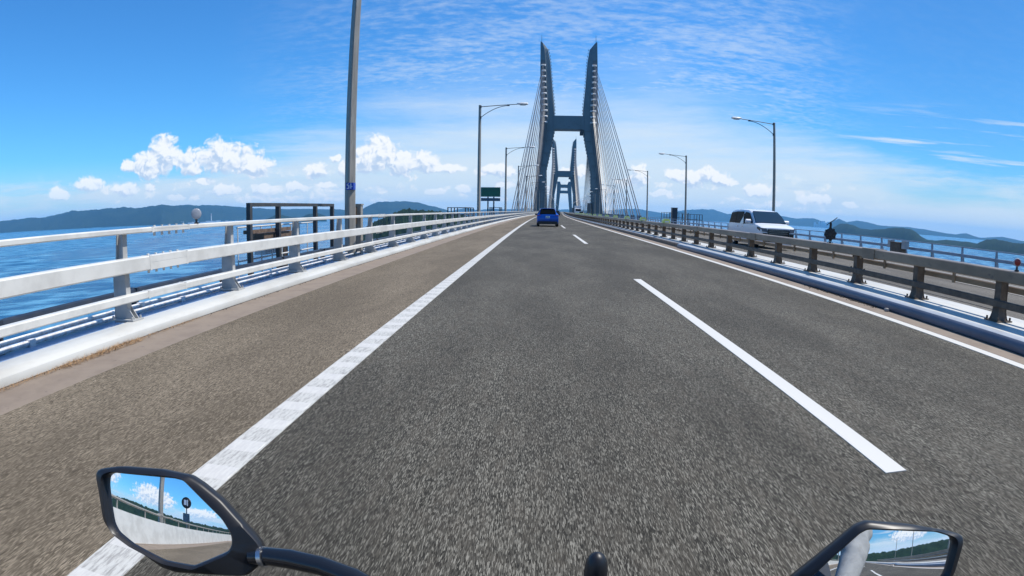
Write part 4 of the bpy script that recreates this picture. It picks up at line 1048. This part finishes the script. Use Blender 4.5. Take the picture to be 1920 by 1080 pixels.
def b3(mb_, name, mat, sm=True, ang=40):
    for i in range(len(mb_.v)): mb_.v[i] = (mb_.v[i][0] - BX, mb_.v[i][1], mb_.v[i][2])
    o = mb_.build(name, mat, bike)
    if sm: smooth_angle(o, ang)
    return o
mb = MB(); mb.tube([(-.325, .505, .878), (-.300, .505, .8835), (-.27, .502, .887), (-.23, .498, .887), (-.19, .49, .882), (-.15, .478, .868), (-.11, .46, .842), (-.08, .44, .80)], [.0105, .0115, .012, .0115, .0118, .013, .016, .018], 14)
b3(mb, 'mirror_stem', blackg)
mb = MB(); mb.tube([(-.311, .504, .881), (-.305, .504, .8825)], [.0128, .0128], 14); b3(mb, 'stem_collar', silver)
mb = MB(); mb.tube([(.33, .52, .84), (.29, .51, .835), (.24, .49, .82), (.19, .46, .79)], [.011, .012, .014, .016], 12); b3(mb, 'mirror_stem', blackg)
mb = MB(); mb.tube([(.070, .50, .80), (.070, .50, .875), (.070, .50, .905), (.070, .50, .917), (.070, .50, .924), (.070, .50, .9275)], [.0125, .0128, .0128, .0112, .0075, .002], 18); b3(mb, 'screw_knob', black)
mb = MB(); mb.tube([(.070, .50, .868), (.070, .50, .876)], [.0150, .0150], 18); b3(mb, 'knob_ring', rubber)
# the rest of the machine, below the frame
mb = MB(); mb.tube([(-.32, .24, .748), (-.20, .30, .745), (-.08, .40, .74), (.06, .43, .74), (.20, .40, .74), (.32, .30, .745), (.44, .24, .748)], .012, 10); b3(mb, 'handlebar', black)
for sx in (-1, 1):
    mb = MB(); mb.tube([(BX + sx * .38, .24, .748), (BX + sx * .25, .305, .7455)], .018, 12); b3(mb, 'grip', rubber)
    mb = MB(); mb.tube([(BX + sx * .10, .42, .78), (BX + sx * .10, .60, .30)], .025, 10); b3(mb, 'fork', chrome)
mb = MB(); mb.loft([[(BX + a * w_, y, z + b_ * h_) for a, b_ in [(math.cos(2*math.pi*j/16), math.sin(2*math.pi*j/16)) for j in range(16)]] for y, w_, z, h_ in ((.38, .10, .70, .07), (.50, .15, .70, .12), (.62, .12, .66, .11), (.70, .06, .62, .06))]); b3(mb, 'headlight_cowl', blackg)
mb = MB(); mb.loft([[(BX + a * w_, y, z + b_ * h_) for a, b_ in [(math.cos(2*math.pi*j/16), math.sin(2*math.pi*j/16)) for j in range(16)]] for y, w_, z, h_ in ((.30, .07, .74, .06), (.18, .15, .76, .11), (-.05, .15, .76, .11), (-.25, .08, .72, .07))]); b3(mb, 'fuel_tank', blackg)
mb = MB(); mb.loft([[(BX + a * w_, y, z + b_ * .05) for a, b_ in [(math.cos(2*math.pi*j/12), math.sin(2*math.pi*j/12)) for j in range(12)]] for y, w_, z in ((-.22, .10, .74), (-.5, .15, .76), (-.8, .12, .80), (-1.0, .07, .84))]); b3(mb, 'seat', rubber)
mb = MB(); mb.loft([[(BX + a * w_, y, z + b_ * h_) for a, b_ in [(math.cos(2*math.pi*j/8 + .4), math.sin(2*math.pi*j/8 + .4)) for j in range(8)]] for y, w_, z, h_ in ((.35, .10, .42, .16), (.1, .18, .42, .22), (-.25, .17, .42, .20), (-.45, .10, .45, .12))]); b3(mb, 'engine', darks)
for y in (.70, -.72):
    mb = MB(); mb.loft([[(BX + xx, y + rr_ * math.cos(t), .30 + rr_ * math.sin(t)) for t in [2*math.pi*j/28 for j in range(28)]] for xx, rr_ in ((-.055, .24), (-.06, .27), (-.03, .30), (.03, .30), (.06, .27), (.055, .24))], True, False); wt = b3(mb, 'wheel', rubber)
    mb = MB(); mb.tube([(BX - .07, y, .30), (BX + .07, y, .30)], .05, 12)
    for k_ in range(5):
        t = 2*math.pi*k_/5; mb.tube([(BX, y, .30), (BX, y + .25 * math.cos(t), .30 + .25 * math.sin(t))], .014, 6)
    for i in range(len(mb.v)): mb.v[i] = (mb.v[i][0] - BX, mb.v[i][1], mb.v[i][2])
    mb.build('rim', darks, wt)

# ------------------------------------------------------------------ rider (behind the camera; a sleeve shows in the right mirror)
def skin_person():
    me = bpy.data.meshes.new('person'); V = []; E_ = []; Rr = []
    def v_(p_, r_, par=None):
        V.append(p_); Rr.append(r_)
        if par is not None: E_.append((par, len(V) - 1))
        return len(V) - 1
    pel = v_((BX, -.50, .88), (.16, .13)); sp = v_((BX, -.44, 1.06), (.145, .11), pel); ch = v_((BX, -.34, 1.24), (.165, .12), sp); up_ = v_((BX, -.29, 1.36), (.12, .09), ch)
    nk = v_((BX, -.26, 1.45), (.06, .06), up_); h1 = v_((BX, -.24, 1.53), (.075, .085), nk); h2 = v_((BX, -.23, 1.62), (.08, .095), h1); h3 = v_((BX, -.23, 1.69), (.05, .06), h2)
    for sx in (-1, 1):
        sh = v_((BX + sx * .175, -.30, 1.36), (.075, .075), up_); e1 = v_((BX + sx * .27, -.19, 1.24), (.064, .064), sh); el_ = v_((BX + sx * .34, -.08, 1.03), (.058, .058), e1)
        fa = v_((BX + sx * .335, .06, .90), (.050, .050), el_); wr = v_((BX + sx * .315, .18, .79), (.034, .03), fa); hn = v_((BX + sx * .31, .235, .775), (.040, .022), wr)
        for k_ in range(4):   # four fingers closing round the grip
            o_ = (k_ - 1.5) * .021; kx = BX + sx * (.305 + o_ * .95); L_ = (.9, 1.0, .95, .78)[k_]
            a = v_((kx, .265 - abs(o_) * .1, .779), (.0105, .0105), hn); b_ = v_((kx, .265 + .034 * L_, .769), (.0095, .0095), a); c_ = v_((kx, .265 + .045 * L_, .742), (.009, .009), b_); v_((kx, .265 + .030 * L_, .722), (.008, .008), c_)
        ta = v_((BX + sx * .275, .220, .762), (.0125, .0125), hn); tb = v_((BX + sx * .258, .255, .742), (.011, .011), ta); v_((BX + sx * .265, .280, .719), (.0095, .0095), tb)
        hp = v_((BX + sx * .10, -.46, .84), (.10, .10), pel); kn = v_((BX + sx * .23, -.06, .70), (.068, .068), hp); an = v_((BX + sx * .20, -.28, .32), (.042, .042), kn); v_((BX + sx * .20, -.14, .25), (.036, .03), an)
    me.from_pydata(V, E_, []); o = bpy.data.objects.new('person', me); C.objects.link(o)
    md = o.modifiers.new('skin', 'SKIN'); md.use_smooth_shade = True
    for i, r_ in enumerate(Rr): me.skin_vertices[0].data[i].radius = r_
    me.skin_vertices[0].data[0].use_root = True
    o.modifiers.new('sub', 'SUBSURF').levels = 2
    o.modifiers['sub'].render_levels = 2
    dg = bpy.context.evaluated_depsgraph_get(); m2 = bpy.data.meshes.new_from_object(o.evaluated_get(dg))
    bpy.data.objects.remove(o); o = bpy.data.objects.new('person', m2); C.objects.link(o)
    # soft cloth folds on the sleeves
    for vv in m2.vertices:
        p_ = vv.co
        if p_.y < .22 and abs(p_.x - BX) > .18 and p_.z > .9:
            vv.co += vv.normal * ((.0045 * math.sin((p_.y * 1.3 - p_.z) * 48 + 7 * noise.noise(p_ * 7))) + .008 * noise.noise(p_ * 22))
    m2.materials.clear()
    for q in (sleeve, trouser, glove): m2.materials.append(q)
    for pl in m2.polygons:
        c_ = pl.center
        pl.material_index = 2 if (c_.y > .19 and abs(c_.x - BX) > .2 and c_.z > .7) else (1 if (c_.z < .90 and not (abs(c_.x - BX) > .26 and c_.z > .76)) else 0); pl.use_smooth = True
    return o
person = skin_person()
tag(person, 'motorcycle rider in a light grey jacket, one sleeve reflected in the right mirror', 'person')
mb = MB(); N_ = 20; rings = []
for k_ in range(13):
    t = math.pi * (k_ + .3) / 13; z = 1.61 + .165 * math.cos(t); rr_ = math.sin(t) ** .8
    rings.append([(BX + .135 * rr_ * math.cos(2*math.pi*j/N_), -.235 + .165 * rr_ * math.sin(2*math.pi*j/N_), z) for j in range(N_)])
mb.loft(rings); hel = mb.build('helmet', carwhite, person, smooth=True)
mb = MB(); mb.loft([[(BX + .139 * rr_ * math.cos(t), -.235 + .170 * rr_ * math.sin(t), z) for t in [R(a) for a in range(25, 156, 10)]] for z, rr_ in ((1.56, .965), (1.62, 1.0), (1.67, .955))], False, False); mb.build('visor', blackg, hel, smooth=True)

# ------------------------------------------------------------------ air between here and the far shores
hm = bpy.data.materials.new('haze_air'); hm.use_nodes = True; hm.node_tree.nodes.clear()
hv = hm.node_tree.nodes.new('ShaderNodeVolumePrincipled'); ho = hm.node_tree.nodes.new('ShaderNodeOutputMaterial')
hv.inputs['Color'].default_value = (0.24, 0.62, 1.0, 1); hv.inputs['Density'].default_value = 4.4e-5; hv.inputs['Anisotropy'].default_value = 0.0
hm.node_tree.links.new(hv.outputs[0], ho.inputs['Volume'])
mb = MB(); mb.box((-19500, -19500, SEA - 1), (19500, 19500, 330)); hb_ = mb.build('haze', hm); hb_['kind'] = 'stuff'
